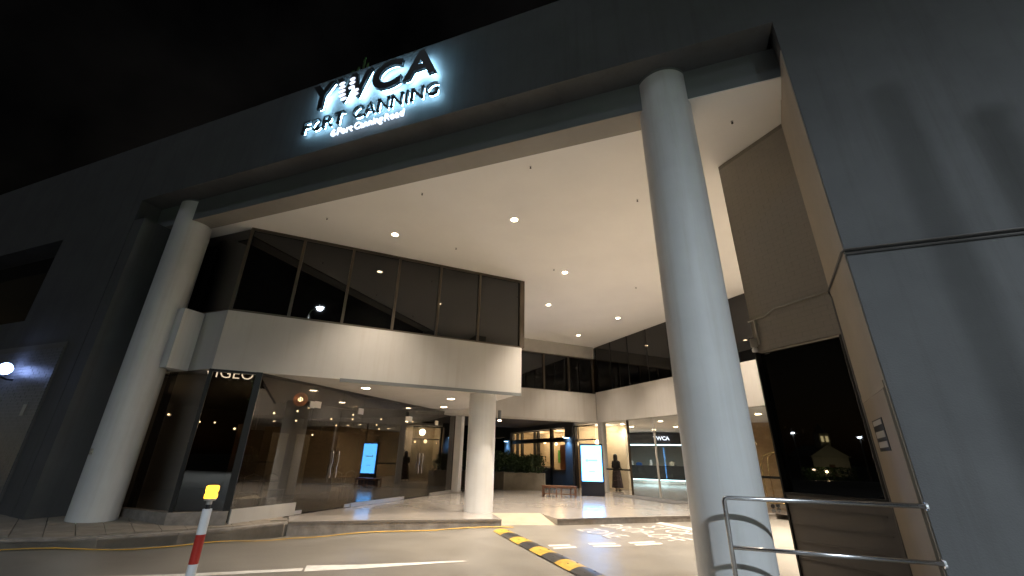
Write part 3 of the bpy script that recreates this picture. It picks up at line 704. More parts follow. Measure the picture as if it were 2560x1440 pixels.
for i, (x, y, z) in enumerate(pl_spots):
    t = thing('bulb_pendant', 'small warm bulb in the dim restaurant, some added for mirrored lobby lights', 'lamp', (x, y, z), group='bulbs hanging inside the restaurant')
    MB().lathe([(0, -.03), (.027, -.02), (.03, 0), (.02, .025), (0, .03)], (0, 0, 0), 12, cap=False).build('bulb', m_warmS, t, smooth=True)
    MB().tube([(0, 0, .05), (0, 0, SF-.05-z)], .005, 5).build('cord', m_black, t)
    if i % 3 == 0: light('lamp_light', 'POINT', (0, 0, 0), 14, (1, .7, .4), t, .05)
def wire_chair(x, y, rz, lab):
    t = thing('wire_chair', lab, 'chair', (x, y, .02), rz, 'wire chairs inside the restaurant')
    for sx, sy in ((-1, -1), (1, -1), (-1, 1), (1, 1)): MB().tube([(sx*.22, sy*.22, 0), (sx*.18, sy*.18, .46)], .011, 6).build('leg', m_fit, t)
    MB().box(-.21, .21, -.21, .21, .46, .485).build('seat', m_fit, t, bevel=.008)
    MB().tube([(-.19, .2, .48), (-.2, .25, .85), (0, .27, .93), (.2, .25, .85), (.19, .2, .48)], .012, 6).build('backrest', m_fit, t, smooth=True)
for i, (x, y, a) in enumerate(((-10.9, 9.2, 40), (-11.3, 10.4, 200), (-10.8, 12.6, 80), (-11.4, 13.6, 250))): wire_chair(x, y, R(a), ('pale wire chair nearest the dark corner window', 'pale wire chair behind the first glass door', 'pale wire chair behind the second glass panel', 'pale wire chair farthest along the glass wall')[i])
def table(x, y, lab):
    t = thing('round_table', lab, 'table', (x, y, .02), group='restaurant tables')
    MB().lathe([(.36, .72), (.36, .75)], (0, 0, 0), 24).build('table_top', m_wood, t, smooth='auto'); MB().tube([(0, 0, .02), (0, 0, .72)], .03, 8).build('leg', m_black, t); MB().lathe([(.24, 0), (.24, .02)], (0, 0, 0), 20).build('base', m_black, t)
table(-11.1, 9.8, 'small dark round table behind the first glass door'); table(-11.2, 13.1, 'small dark round table farther along the glass wall')

# ------------------------------------------------------------------ plaza furniture
k = thing('information_kiosk', 'tall black digital kiosk with glowing white-blue screen', 'kiosk', (-3.62, 20.15, 0), R(2))
MB().box(-.5, .5, -.1, .1, .0, .5).build('base', m_navyc, k, bevel=.012)
MB().box(-.5, .5, -.06, .06, .502, 2.12).build('case', m_navyc, k, bevel=.012)
scr = MB().box(-.45, .45, -.072, -.0625, .58, 2.05).build('screen', m_screen, k)
for q_ in ((-.5, -.452, .55, 2.1), (.452, .5, .55, 2.1), (-.45, .45, .55, .578), (-.45, .45, 2.052, 2.1)): MB().box(q_[0], q_[1], -.085, -.0615, q_[2], q_[3]).build('bezel', m_navyc, k)
MB().lathe([(.055, 0), (.055, .003)], (0, 0, 0), 24).build('screen_mark', m_screentx, scr)
sm = scr.children[0]; sm.location = (-.2, -.0735, 1.42); sm.rotation_euler = (R(90), 0, 0)
for x0, x1, z0, z1 in ((-.13, .25, 1.40, 1.45), (-.12, .12, .96, .985)): MB().box(x0, x1, -.0765, -.0735, z0, z1).build('screen_mark', m_screentx, scr)
b = thing('wooden_bench', 'low brown wooden bench with turned legs on the plaza', 'bench', (-4.78, 18.75, 0), R(6))
for i in range(4): MB().box(-.72, .72, -.2+i*.1+.004, -.1+i*.1-.004, .40, .43).build('slat', m_wood, b, bevel=.005)
MB().box(-.68, .68, -.17, -.14, .34, .398).build('apron', m_wood, b); MB().box(-.68, .68, .14, .17, .34, .398).build('apron', m_wood, b)
for sx in (-.67, -.1, .1, .67):
    if abs(sx) < .3:
        MB().box(sx-.02, sx+.02, -.18, -.14, 0, .34).build('leg', m_wood, b)
    else:
        for sy in (-.16, .16): MB().box(sx-.024, sx+.024, sy-.024, sy+.024, 0, .398).build('leg', m_wood, b, bevel=.004)
for sx in (-.45, .45): MB().box(sx-.02, sx+.02, .14, .18, 0, .34).build('leg', m_wood, b)
MB().box(-.66, .66, -.155, -.13, .11, .14).build('stretcher', m_wood, b)

# planter and hedge
pt_ = thing('concrete_planter', 'long low concrete planter wall under the dark hedge', 'planter', (-7.5, 21.6, 0))
MB().prism([(-.78, -.25), (.0, -.05), (1.2, .22), (1.1, .75), (-2.0, 1.6), (-1.6, .5)], 0, .78).build('planter_wall', m_planter, pt_)
MB().prism([(-1.62, .52), (-.8, -.22), (-.95, .6), (-2.5, 1.6), (-5, 2.5), (-5, 1.8)], 0, .76).build('planter_wall', m_planter, pt_)
hg = thing('hedge', 'dense dark green clipped hedge growing in the planter', 'hedge', (-7.5, 21.6, .78))
mb = MB()
for i in range(4200):
    t = random.random(); cx = -1.9+2.7*t; cy = .95-.35*t; 
    rx_ = random.gauss(0, .3); x = cx+random.uniform(-.35, .35); y = cy+max(-.6, min(.6, rx_)); h = 1.0-.15*t+.1*math.sin(7*t)+.06*math.sin(23*t); z = random.random()**.7*h*max(.25, 1-.5*abs(rx_))
    d = Vector((random.gauss(0, 1), random.gauss(0, 1), random.gauss(0, 1))).normalized(); e = d.orthogonal().normalized(); a_ = .05+.04*random.random()
    P_ = Vector((x, y, z)); mb.poly([P_-d*a_, P_+e*a_*.45, P_+d*a_, P_-e*a_*.45])
for i in range(1600):
    x = random.uniform(-4.8, -1.5); y = 2.1-(x+4.8)*.33+random.gauss(0, .25); z = random.random()**.7*1.0
    d = Vector((random.gauss(0, 1), random.gauss(0, 1), random.gauss(0, 1))).normalized(); e = d.orthogonal().normalized(); a_ = .06+.04*random.random()
    P_ = Vector((x, y, z)); mb.poly([P_-d*a_, P_+e*a_*.45, P_+d*a_, P_-e*a_*.45])
mb.build('foliage', m_leaf, hg)
for i in range(7):
    x = -1.8+.4*i; MB().tube([(x, .95-.05*i, -.1), (x+.05, .9-.05*i, .6)], [.025, .012], 6).build('stem', m_bark, hg)

# ------------------------------------------------------------------ café across the passage
CB = thing('cafe_building', 'charcoal café front with tall lit windows beyond the passage', 'building', (PC[0], PC[1], 0), math.atan2(S2, -S2))
# local frame: x along the wall away from the corner (up-left), -y... n turned left of x points to the room side? here +y local is toward lower-left = outside
def cb(s0, s1, n0, n1, z0, z1, name, m_, parent=None, bevel=0): return MB().box(s0, s1, n0, n1, z0, z1).build(name, m_, parent or CB, bevel=bevel)
cb(2.3, 12, -.35, 0, 3.18, 6.2, 'wall', m_cafe)
cb(2.42, 3.2, -.3, .04, 0, 3.178, 'pillar', m_cafe); cb(10.8, 11.9, -.3, .04, 0, 3.178, 'pillar', m_cafe)
cb(4.98, 10.78, -.3, 0, 0, .93, 'wall', m_cafe)
cb(11.95, 16, -.3, 0, 0, .9, 'wall', m_cafe); cb(11.95, 16, -.3, 0, 2.9, 6.2, 'wall', m_cafe)
wins = [(3.22, 4.94, .82, 2.44), (5.02, 6.72, .95, 2.44), (6.8, 7.22, .95, 2.44), (7.3, 9.12, .95, 2.44), (9.2, 9.9, .95, 2.44), (9.96, 10.76, .95, 2.44)]
for (a_, b_, z0, z1) in wins:
    for (lo, hi) in ((z0, z1), (2.6, 3.15)):
        w_ = cb(a_+.05, b_-.05, -.16, -.15, lo+.03, hi-.03, 'window', m_glass_cafe)
        for fx0, fx1, fz0, fz1 in ((a_, a_+.055, lo, hi), (b_-.055, b_, lo, hi), (a_+.057, b_-.057, lo, lo+.05), (a_+.057, b_-.057, hi-.05, hi)):
            cb(fx0, fx1, -.2, -.06, fz0, fz1, 'frame', m_frame_k, w_)
    cb(a_, b_, -.2, -.05, z1+.002, 2.598, 'transom', m_frame_k)
cb(3.22, 4.94, -.22, -.1, 0, .81, 'door_panel', m_cafe)
cb(4.945, 5.015, -.2, .02, 0, 3.178, 'mullion', m_frame_k)
for (lo, hi) in ((.05, 2.42), (2.5, 3.15)):
    w_ = cb(.45, 2.2, -.16, -.15, lo, hi, 'window', m_glass_cafe); cb(2.2, 2.3, -.2, .0, lo-.05, hi+.03, 'frame', m_frame_k, w_); cb(.45, 2.2, -.2, -.06, hi, hi+.06, 'frame', m_frame_k, w_)
# rooms
cb(2.3, 12, -2.7, -2.5, 0, 3.3, 'room_wall', m_cream); cb(2.3, 2.42, -2.5, -.36, 0, 3.3, 'room_wall', m_cream); cb(11.9, 12.0, -2.5, -.36, 0, 3.3, 'room_wall', m_cream)
cb(2.3, 12, -2.7, -.36, 3.18, 3.3, 'room_ceiling', m_cream); cb(2.3, 16, -2.7, -.3, -.0, .008, 'room_floor', m_oak)
cb(.3, 2.3, -2.2, -2.0, 0, 3.24, 'room_wall', m_cream)
cb(11.9, 16, -3.2, -3.0, 0, 3.3, 'room_wall', m_oak)
cb(5.15, 6.1, -1.5, -1.35, 0, 2.3, 'brown_curtain', m_rbrown)
cb(7.6, 8.2, -2.48, -2.44, 1.2, 2.0, 'picture', m_green)
for z_ in (1.2, 1.6, 2.0, 2.4): cb(12.2, 15.5, -2.9, -2.6, z_, z_+.05, 'shelf', m_wood)
for s_, n_, p_ in ((4.1, -1.6, 60), (6.6, -1.6, 60), (9.3, -1.6, 60), (14, -1.6, 50)):
    light('room_light', 'POINT', (s_, n_, 2.9), p_, (1, .76, .5), CB, .25)
light('room_light', 'POINT', (1.3, -1.2, 2.9), 40, (1, .78, .56), CB, .2)
def on_cb(s_, n_, z_): a = math.atan2(S2, -S2); return (PC[0]+math.cos(a)*s_-math.sin(a)*n_, PC[1]+math.sin(a)*s_+math.cos(a)*n_, z_)
t = thing('paper_lantern', 'large round white paper lantern behind the café door', 'lamp', on_cb(4.0, -.9, 2.05))
MB().lathe([(0, -.3), (.14, -.26), (.26, -.15), (.3, 0), (.26, .15), (.14, .26), (0, .3)], (0, 0, 0), 20, cap=False).build('shade', m_warm2, t, smooth=True); MB().tube([(0, 0, .3), (0, 0, 1.1)], .006, 5).build('cord', m_black, t)
for lab, s_, n_, z_, r_ in (('round glowing lamp in the café fanlight', 6.0, -1.6, 2.72, .12), ('round glowing lamp in the middle café window', 8.2, -1.4, 2.55, .14), ('small glowing lamp low in the café window by the curtain', 6.3, -1.2, 2.35, .08), ('small glowing lamp beside the café door frame', 3.35, -1.0, 2.3, .1), ('round glowing lamp in the far-left café window', 12.6, -.8, 2.4, .14), ('glowing lamp in the fanlight behind the kiosk', 1.5, -1.0, 2.35, .12), ('second glowing lamp above the kiosk', .85, -1.1, 2.3, .07)):
    t = thing('globe_lamp', lab, 'lamp', on_cb(s_, n_, z_), group='round lamps inside the café')
    MB().lathe([(0, -r_), (r_*.7, -r_*.7), (r_, 0), (r_*.7, r_*.7), (0, r_)], (0, 0, 0), 14, cap=False).build('globe', m_warmS, t, smooth=True); MB().tube([(0, 0, r_), (0, 0, 3.17-z_)], .006, 5).build('cord', m_black, t)
for lab, s_ in (('blue wall light on the café pillar beside the door', 2.8), ('blue wall light on the far café pillar behind the hedge', 11.3)):
    t = thing('wall_light', lab, 'lamp', on_cb(s_, .1, 2.58), math.atan2(S2, -S2), group='blue wall lights on the café pillars')
    MB().box(-.16, .16, -.05, .2, 0, .08).build('housing', m_black, t, bevel=.01); MB().box(-.13, .13, -.03, .18, -.012, -.001).build('lens', m_blueled, t)
    light('lamp_light', 'SPOT', (0, .16, -.02), 100, (.2, .5, 1), t, .04, 120, .8)

# ------------------------------------------------------------------ lobby furnishings and people
rc = thing('reception_counter', 'long dark navy reception counter with glowing strip at its foot', 'counter', (-1.45, 33.2, 0), R(-9))
MB().box(-2.1, 2.0, -.35, .35, .26, 1.08).build('front_panel', m_navy, rc, bevel=.01); MB().box(-2.15, 2.05, -.4, .4, 1.082, 1.13).build('counter_top', m_navy, rc, bevel=.008)
MB().box(-2.0, 1.9, -.2, .3, .01, .258).build('base', m_white, rc); MB().box(-2.05, 1.95, -.33, -.24, .2, .256).build('light_strip', m_strip, rc)
light('strip_light', 'AREA', (0, -.3, .18), 8, (.7, .95, 1), rc, 1.5)
bk = thing('counter_canopy', 'curved dark canopy above the reception counter with white lettering', 'canopy', (-1.45, 33.0, 0), R(-4))
mb = MB(); n = 16; pts = [(-3.0+6*i/n, -.7-.5*math.sin(math.pi*i/n)) for i in range(n+1)]
mb.prism(pts+[(3.0, .6), (-3.0, .6)], 2.48, 3.2); mb.build('body', m_bulk, bk)
mb = MB(); pts2 = [(x, y-.015) for x, y in pts]; mb.prism(pts2+[(x, y+.05) for x, y in reversed(pts2)], 2.40, 2.478); mb.build('light_strip', m_strip, bk)
me = text_mesh('YWCA', .34, .012, .012); text_obj('lettering', me, m_signwhite, bk, (.12, -1.245, 2.74), RX)
light('strip_light', 'AREA', (0, -.6, 2.38), 24, (.75, .95, 1), bk, 3)
for lab, x, y in (('lobby ceiling lamp just inside the glass, left', -2.6, 24.3), ('lobby ceiling lamp behind the standing woman', -2.3, 26.2), ('lobby ceiling lamp in the left row, third', -3.4, 28.6), ('lobby ceiling lamp in the left row, fourth', -3.2, 30.0),
                  ('lobby ceiling lamp above the glass doors', -.6, 22.6), ('lobby ceiling lamp over the lobby centre', .1, 26.6), ('lobby ceiling lamp right of the doors', .9, 23.3), ('lobby ceiling lamp far over the counter', -1.2, 29.0), ('lobby ceiling lamp behind the tall right column', 3.2, 19.6)):
    downlight('lobby_downlight', lab, x, y, 3.255, 170, 'lobby ceiling lamps', .11, 160)
for lab, x, z, w, h, m_ in (('white bottle on the reception counter', .1, 1.13, .05, .26, m_white_pl), ('white box on the left end of the counter', -1.75, 1.13, .14, .26, m_white_pl), ('blue folder stand on the reception counter', -1.2, 1.13, .2, .16, m_blue), ('tall white dispenser on the reception counter', -.35, 1.13, .07, .34, m_white_pl), ('cream box on the right of the counter', 1.05, 1.13, .14, .24, m_cream)):
    a = R(-9); o = MB().box(-w, w, -.06, .06, 0, h).box(-w*.6, w*.6, -.04, .04, h, h+.03).build('counter_item', m_, None, bevel=.006)
    o.location = (-1.45+math.cos(a)*x, 33.2+math.sin(a)*x, z); o.rotation_euler = (0, 0, a); tag(o, lab, 'object')
gp_ = MB().box(-.35, .35, -.02, .02, .0, .85).box(-.38, .38, .021, .04, -.03, .88).build('green_poster', m_green); gp_.location = (-4.1, 34.9, 1.5); tag(gp_, 'green poster on the lobby wall behind the woman', 'poster')

def skin_body(name, joints, edges, m_, parent, sub=2):
    names = list(joints); me = bpy.data.meshes.new(name); me.from_pydata([joints[n][0] for n in names], [(names.index(a), names.index(b)) for a, b in edges], [])
    o = bpy.data.objects.new(name, me); COL.objects.link(o)
    sk = o.modifiers.new('skin', 'SKIN'); ss = o.modifiers.new('sub', 'SUBSURF'); ss.levels = ss.render_levels = sub
    for i, n in enumerate(names):
        r_ = joints[n][1]; r_ = r_ if isinstance(r_, tuple) else (r_, r_); me.skin_vertices[0].data[i].radius = r_; me.skin_vertices[0].data[i].use_root = (n == 'pelvis')
    bpy.context.view_layer.update()
    me2 = bpy.data.meshes.new_from_object(o.evaluated_get(bpy.context.evaluated_depsgraph_get())); bpy.data.objects.remove(o)
    me2.materials.clear(); me2.materials.append(m_)
    for p in me2.polygons: p.use_smooth = True
    o2 = bpy.data.objects.new(name, me2); COL.objects.link(o2); o2.parent = parent; return o2
def person(loc, rz, label, skirt=True, sc=1):
    p = thing('person', label, 'person', loc, rz); p.scale = (sc,)*3
    # faces -y ; right forearm raised holding something in front
    J = {'pelvis': ((0, 0, .92), (.15, .12)), 'waist': ((0, 0, 1.06), (.125, .1)), 'chest': ((0, .01, 1.25), (.15, .115)), 'sh': ((0, .01, 1.38), (.1, .08)), 'neck': ((0, 0, 1.46), .05), 'head0': ((0, -.01, 1.54), (.075, .085)), 'head1': ((0, -.02, 1.62), (.08, .095)), 'head2': ((0, -.015, 1.69), (.055, .065)), 'nose': ((0, -.115, 1.585), .014),
         'shL': ((.17, .01, 1.36), .055), 'elL': ((.22, .02, 1.1), .042), 'wrL': ((.16, -.2, 1.02), .03), 'haL': ((.12, -.28, 1.04), (.02, .035)), 'shR': ((-.17, .01, 1.36), .055), 'elR': ((-.22, .02, 1.1), .042), 'wrR': ((-.12, -.2, 1.06), .03), 'haR': ((-.06, -.27, 1.09), (.02, .035)),
         'hiL': ((.085, 0, .86), .09), 'knL': ((.09, -.01, .48), .06), 'anL': ((.09, .02, .08), .04), 'toL': ((.1, -.12, .035), .035), 'hiR': ((-.085, 0, .86), .09), 'knR': ((-.09, -.01, .48), .06), 'anR': ((-.09, .02, .08), .04), 'toR': ((-.1, -.12, .035), .035)}
    for sgn, s_ in ((1, 'L'), (-1, 'R')):
        hx, hy, hz = J['ha'+s_][0]
        for i, (dx, dl) in enumerate(((-.025, .06), (-.008, .072), (.009, .066), (.026, .05))):
            J['f%d%sa' % (i, s_)] = ((hx+dx, hy-.035, hz), .009); J['f%d%sb' % (i, s_)] = ((hx+dx-.004*sgn, hy-.035-dl*.7, hz-.02), .008)
        J['t'+s_] = ((hx-.05*sgn, hy-.02, hz+.02), .009)
    Eg = [('pelvis', 'waist'), ('waist', 'chest'), ('chest', 'sh'), ('sh', 'neck'), ('neck', 'head0'), ('head0', 'head1'), ('head1', 'head2'), ('head1', 'nose')]
    for s_ in 'LR':
        Eg += [('sh', 'sh'+s_), ('sh'+s_, 'el'+s_), ('el'+s_, 'wr'+s_), ('wr'+s_, 'ha'+s_), ('pelvis', 'hi'+s_), ('hi'+s_, 'kn'+s_), ('kn'+s_, 'an'+s_), ('an'+s_, 'to'+s_), ('ha'+s_, 't'+s_)]
        for i in range(4): Eg += [('ha'+s_, 'f%d%sa' % (i, s_)), ('f%d%sa' % (i, s_), 'f%d%sb' % (i, s_))]
    skin_body('body', J, Eg, m_skin, p)
    # hair
    mb = MB(); prof = []
    mb.lathe([(.03, 1.35), (.1, 1.36), (.115, 1.5), (.115, 1.62), (.095, 1.71), (.05, 1.755), (0, 1.765)], (0, .03, 0), 20, cap=False); mb.build('hair', m_hair, p, smooth=True)
    # top: follows the torso and upper arms
    mb = MB(); n = 24
    prof = [(.165, .13, .98), (.15, .12, 1.06), (.17, .13, 1.2), (.185, .135, 1.3), (.175, .12, 1.38), (.09, .08, 1.435)]
    for rx_, ry_, z in prof:
        for i in range(n): a = 2*math.pi*i/n; mb.v.append((rx_*math.cos(a), ry_*math.sin(a)+.005, z))
    for k in range(len(prof)-1):
        for i in range(n): j = (i+1) % n; mb.f.append([k*n+i, k*n+j, (k+1)*n+j, (k+1)*n+i])
    for s_ in (1, -1): mb.tube([(.12*s_, .01, 1.37), (.18*s_, .01, 1.35), (.225*s_, .02, 1.1), (.165*s_, -.17, 1.035)], [.07, .075, .06, .045], 12)
    mb.build('blouse', m_blackcloth, p, smooth=True)
    if skirt:
        mb = MB(); n = 40; prof = [(.17, .14, 1.02, 0), (.215, .18, .9, .02), (.235, .2, .7, .05), (.25, .22, .4, .08), (.28, .25, .12, .11)]
        for rx_, ry_, z, fl in prof:
            for i in range(n): a = 2*math.pi*i/n; w_ = 1+fl*math.sin(9*a+z*2); mb.v.append((rx_*w_*math.cos(a), ry_*w_*math.sin(a), z))
        for k in range(len(prof)-1):
            for i in range(n): j = (i+1) % n; mb.f.append([k*n+i, k*n+j, (k+1)*n+j, (k+1)*n+i])
        mb.build('skirt', m_dress, p, smooth=True)
    for s_ in (1, -1):
        mb = MB(); mb.box(s_*.1-.04, s_*.1+.04, -.17, .06, 0, .025); mb.build('shoe', m_black, p, bevel=.01)
    # eyes and mouth as shallow marks on the face
    for s_ in (1, -1): MB().lathe([(0, -.006), (.011, 0), (0, .006)], (s_*.033, -.105, 1.615), 8, cap=False).build('eye', m_black, p)
    MB().box(-.022, .022, -.103, -.098, 1.545, 1.552).build('mouth', m_rbrown, p)
    return p
person((-3.1, 24.35, .004), R(150), 'woman in black top and long patterned skirt standing inside the lobby')
person((-.35, 34.1, .004), R(8), 'dark-haired receptionist behind the lobby counter', False, .82)

ct = thing('luggage_cart', 'brass birdcage luggage cart behind the tall right column', 'luggage cart', (3.35, 18.3, .004), R(-30))
MB().box(-.5, .5, -.3, .3, .16, .2).build('deck', m_rbrown, ct, bevel=.01); MB().tube([(-.52, -.32, .18), (.52, -.32, .18), (.52, .32, .18), (-.52, .32, .18), (-.52, -.32, .18)], .018, 8).build('bumper', m_brass, ct)
for s_ in (-.3, .3): MB().tube([(-.5, s_, .2), (-.5, s_, 1.45), (-.42, s_*.8, 1.68), (-.2, s_*.4, 1.8), (.2, s_*.4, 1.8), (.42, s_*.8, 1.68), (.5, s_, 1.45), (.5, s_, .2)], .019, 8).build('arch', m_brass, ct, smooth=True)
for sx in (-.4, .4):
    for sy in (-.22, .22): MB().lathe([(.07, -.02), (.07, .02)], (0, 0, 0), 14).build('wheel', m_black, ct).matrix_local = Matrix.Translation((sx, sy, .075)) @ Matrix.Rotation(R(90), 4, 'X')
MB().lathe([(.0, 1.8), (.03, 1.82), (.03, 1.86), (0, 1.88)], (0, 0, 0), 10, cap=False).build('finial', m_brass, ct, smooth=True)

# ------------------------------------------------------------------ handrail, bollard, wall globe, parapet plant
hr = thing('handrail', 'polished steel two-bar handrail beside the tall right column', 'handrail', (.42, 5.58, -.15))
MB().tube([(0, 0, 0), (0, 0, 1.245), (.012, 0, 1.272), (.035, 0, 1.28), (1.765, .01, 1.28)], .024, 12).build('top_rail', m_steel, hr, smooth=True)
MB().tube([(.0, 0, .81), (1.755, .01, .81)], .02, 12).build('middle_rail', m_steel, hr, smooth=True)
for z_ in (1.28, .81): MB().tube([(1.745, .01, z_), (1.765, .01, z_)], .045, 16).build('wall_flange', m_steel, hr)
MB().lathe([(.06, 0.004), (.06, .015)], (0, 0, 0), 16).build('base_plate', m_steel, hr)
bz = road_z(-5.06, 3.8)
bo = thing('warning_bollard', 'white and red striped post topped with a glowing amber beacon', 'bollard', (-5.06, 3.8, bz)); hb = .9-bz
MB().lathe([(.09, 0), (.085, .03), (.05, .05)], (0, 0, 0), 20).build('foot', m_black, bo, smooth='auto')
for z0, z1, m_, lab in ((.05, .37-bz, m_white_pl, 'white band'), (.37-bz, .65-bz, m_red, 'red band'), (.65-bz, hb, m_white_pl, 'white band')):
    o = MB().lathe([(.047, z0), (.047, z1)], (0, 0, 0), 24).build('band', m_, bo, smooth='auto'); o['label'] = lab
MB().lathe([(.026, hb), (.026, hb+.045)], (0, 0, 0), 16).build('neck', m_black, bo, smooth='auto')
MB().lathe([(.03, hb+.045), (.03, hb+.08), (.055, hb+.085), (.06, hb+.1), (.06, hb+.107)], (0, 0, 0), 20).build('lamp_base', m_fit, bo, smooth='auto')
MB().lathe([(.064, hb+.108), (.066, hb+.14), (.058, hb+.165), (.066, hb+.19), (.063, hb+.232), (.05, hb+.24)], (0, 0, 0), 20).build('beacon', m_amber, bo, smooth='auto')
light('lamp_light', 'POINT', (0, 0, hb+.17), 1.2, (1, .5, .05), bo, .05)
gl_ = thing('globe_wall_lamp', 'glowing blue-white globe lamp on the dark left wall', 'lamp', (-15.25, YF-.27, 3.3))
MB().lathe([(0, -.14), (.08, -.12), (.13, -.05), (.14, .02), (.1, .1), (.05, .14), (0, .15)], (0, 0, 0), 20, cap=False).build('globe', m_globe, gl_, smooth=True)
MB().tube([(0, 0, -.14), (0, .0, -.2), (0, .1, -.24), (0, .28, -.24)], .025, 8).build('bracket', m_black, gl_, smooth=True)
light('lamp_light', 'POINT', (0, 0, 0), 170, (.35, .48, 1), gl_, .13)
fp = thing('parapet_fern', 'small green fern sprouting from the parapet above the sign', 'plant', (-6.1, YF+.1, 10.1))
mb = MB()
for k, (dx, h) in enumerate(((0, .5), (.12, .25), (-.14, .22), (-.3, .15))):
    for i in range(14):
        z = h*i/14; w = .06*(1-abs(i/14-.45)); mb.poly([(dx, 0, z), (dx+w, -.02, z+.05), (dx, 0, z+.035)]); mb.poly([(dx, 0, z), (dx-w, -.02, z+.05), (dx, 0, z+.035)])
mb.build('fronds', m_leaf2, fp)
MB().tube([(0, .01, -.05), (0, .01, .5)], .008, 5).build('stem', m_leaf2, fp)

# ------------------------------------------------------------------ street side behind the camera (seen mirrored in the windows)
sl = thing('street_lamp', 'tall street lamp with cool white head, mirrored in the first-floor windows', 'street lamp', (9.8, -12.35, -.15))
MB().tube([(0, 0, 0), (0, 0, 9), (0, 0, 13.3), (0, .2, 13.6), (-.2, 1.2, 13.75)], [.11, .08, .06, .05, .04], 12).build('pole', m_pipe, sl, smooth=True)
MB().box(-.42, .0, .95, 1.75, 13.7, 13.82).build('head', m_pipe, sl, bevel=.02); MB().box(-.38, -.04, 1.0, 1.7, 13.68, 13.697).build('lens', m_cool, sl)
light('lamp_light', 'SPOT', (-.2, 1.35, 13.64), 27000, (.79, .9, 1), sl, .25, 152, .85)
def tree(name, label, x, y, h, cr_, cz, n, m_, seed, z0=-.15):
    rnd = random.Random(seed); t = thing(name, label, 'tree', (x, y, z0), group='street trees')
    trunk = MB(); trunk.tube([(0, 0, 0), (.05, .03, h*.4), (.1, 0, h*.75)], [h*.022, h*.017, h*.01], 10)
    tips = []
    for i in range(9):
        a = rnd.uniform(0, 6.28); z = h*rnd.uniform(.4, .72); l = cr_*rnd.uniform(.6, 1); e = Vector((math.cos(a)*l, math.sin(a)*l, z+l*rnd.uniform(.3, .9)))
        trunk.tube([(.06, .02, z), tuple(Vector((.06, .02, z)).lerp(e, .5)+Vector((0, 0, .15))), tuple(e)], [h*.009, h*.006, h*.003], 6); tips.append(e)
    trunk.build('trunk', m_bark, t, smooth=True)
    mb = MB()
    for i in range(n):
        c0 = rnd.choice(tips); d = Vector((rnd.gauss(0, 1), rnd.gauss(0, 1), rnd.gauss(0, .7)))*cr_*.28; P_ = c0+d
        u_ = Vector((rnd.gauss(0, 1), rnd.gauss(0, 1), rnd.gauss(0, 1))).normalized(); e = u_.orthogonal().normalized(); a_ = rnd.uniform(.09, .16)
        mb.poly([P_-u_*a_, P_+e*a_*.5, P_+u_*a_, P_-e*a_*.5])
    mb.build('crown', m_, t)
tree('street_tree', 'leafy tree beside the street lamp, mirrored in the windows', 12.6, -12.6, 13, 3.4, 9, 3500, m_leaf2, 3)
for lab, x, y, h, r_ in (('tall slim post by the road behind the viewer', 6.05, -1.89, 9.6, .042), ('thicker post by the road behind the viewer', 6.5, -1.89, 9.2, .06)):
    t = thing('street_post', lab, 'post', (x, y, -.15), group='posts along the road')
    MB().lathe([(r_*1.15, 0), (r_, h*.5), (r_*.9, h)], (0, 0, 0), 16).build('shaft', m_pipe, t, smooth='auto'); MB().lathe([(r_*2, .004), (r_*2, .05)], (0, 0, 0), 16).build('base', m_pipe, t)
sh = thing('floodlit_shrubs', 'warm-lit shrub bed across the road, mirrored in the dark side window', 'shrub', (-44, -4.2, -.2))
mb = MB(); rnd = random.Random(11)
for i in range(900):
    P_ = Vector((rnd.uniform(-.8, .8), rnd.uniform(-2.4, 2.4), rnd.random()**.8*1.3)); d = Vector((rnd.gauss(0, 1), rnd.gauss(0, 1), rnd.gauss(0, 1))).normalized(); e = d.orthogonal().normalized()
    mb.poly([P_-d*.14, P_+e*.07, P_+d*.14, P_-e*.07])
mb.build('foliage', m_leaf2, sh); MB().lathe([(0, 0), (.12, .02), (.12, .1), (0, .12)], (1.3, 1.6, 1.0), 12, cap=False).build('lamp', m_warm, sh)
MB().tube([(1.3, 1.6, 0), (1.3, 1.6, 1.0)], .03, 6).build('lamp_stake', m_black, sh)
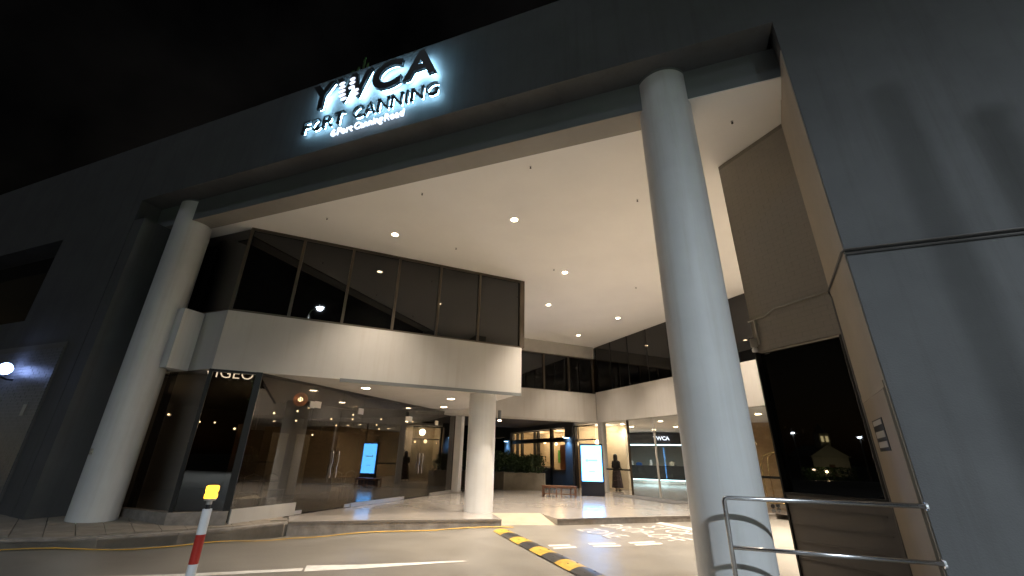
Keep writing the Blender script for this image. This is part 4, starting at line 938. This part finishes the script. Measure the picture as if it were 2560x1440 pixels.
light('lamp_light', 'POINT', (1.5, .6, .9), 50, (1, .7, .35), sh, .1)
tree('street_tree', 'dark tree across the road left of the church', -46, -16, 9, 4, 7, 1500, m_leaf, 4)
tree('street_tree', 'dark tree across the road right of the church', -44, 6, 10, 4, 7, 1500, m_leaf, 5)
ch = thing('church', 'floodlit pale church with twin-lit belfry across the road', 'building', (-62, -9.4, -.2), R(75)); ch.scale = (.72,)*3
# local -y faces the hotel after rotation; keep simple gabled hall with tower
mb = MB(); mb.box(-3.2, 3.2, 0, 9, 0, 3.4); mb.build('nave', m_stone, ch)
mb = MB(); mb.prism([(-3.6, -.2), (3.6, -.2), (3.6, 9.2), (-3.6, 9.2)], 3.402, 3.5); mb.build('eaves', m_stone, ch)
mb = MB(); mb.v = [(-3.4, -.1, 3.5), (3.4, -.1, 3.5), (0, -.1, 5.6), (-3.4, 9.1, 3.5), (3.4, 9.1, 3.5), (0, 9.1, 5.6)]; mb.f = [[0, 1, 2], [3, 5, 4], [0, 2, 5, 3], [1, 4, 5, 2], [0, 3, 4, 1]]; mb.build('gable_roof', m_stone, ch)
MB().box(-.9, .9, .3, 2.1, 5.0, 7.6).build('tower', m_stone, ch); mb = MB(); mb.lathe([(1.2, 7.6), (0, 9.6)], (0, 1.2, 0), 4, cap=False); mb.build('spire', m_pipe, ch)
for x in (-.42, .42): MB().box(x-.2, x+.2, .2, .298, 6.1, 7.1).build('belfry_light', m_yellowwin, ch)
MB().box(-.5, .5, -.08, -.002, .1, 2.1).build('door', m_wood, ch)
light('flood_light', 'SPOT', (.5, -6.0, .2), 260, (1, .85, .5), ch, .1, 110, .8, (R(105), 0, 0))
for lab, x, y, z in (('distant white street light left of the church', -40, -.9, 4.3), ('distant white street light right of the church', -40, -6.2, 3.9)):
    t = thing('far_street_light', lab, 'street lamp', (x, y, -.2), group='far street lights'); MB().tube([(0, 0, 0), (0, 0, z)], .06, 8).build('pole', m_pipe, t); MB().box(-.22, .22, -.1, .1, z, z+.1).build('lens', m_cool, t)
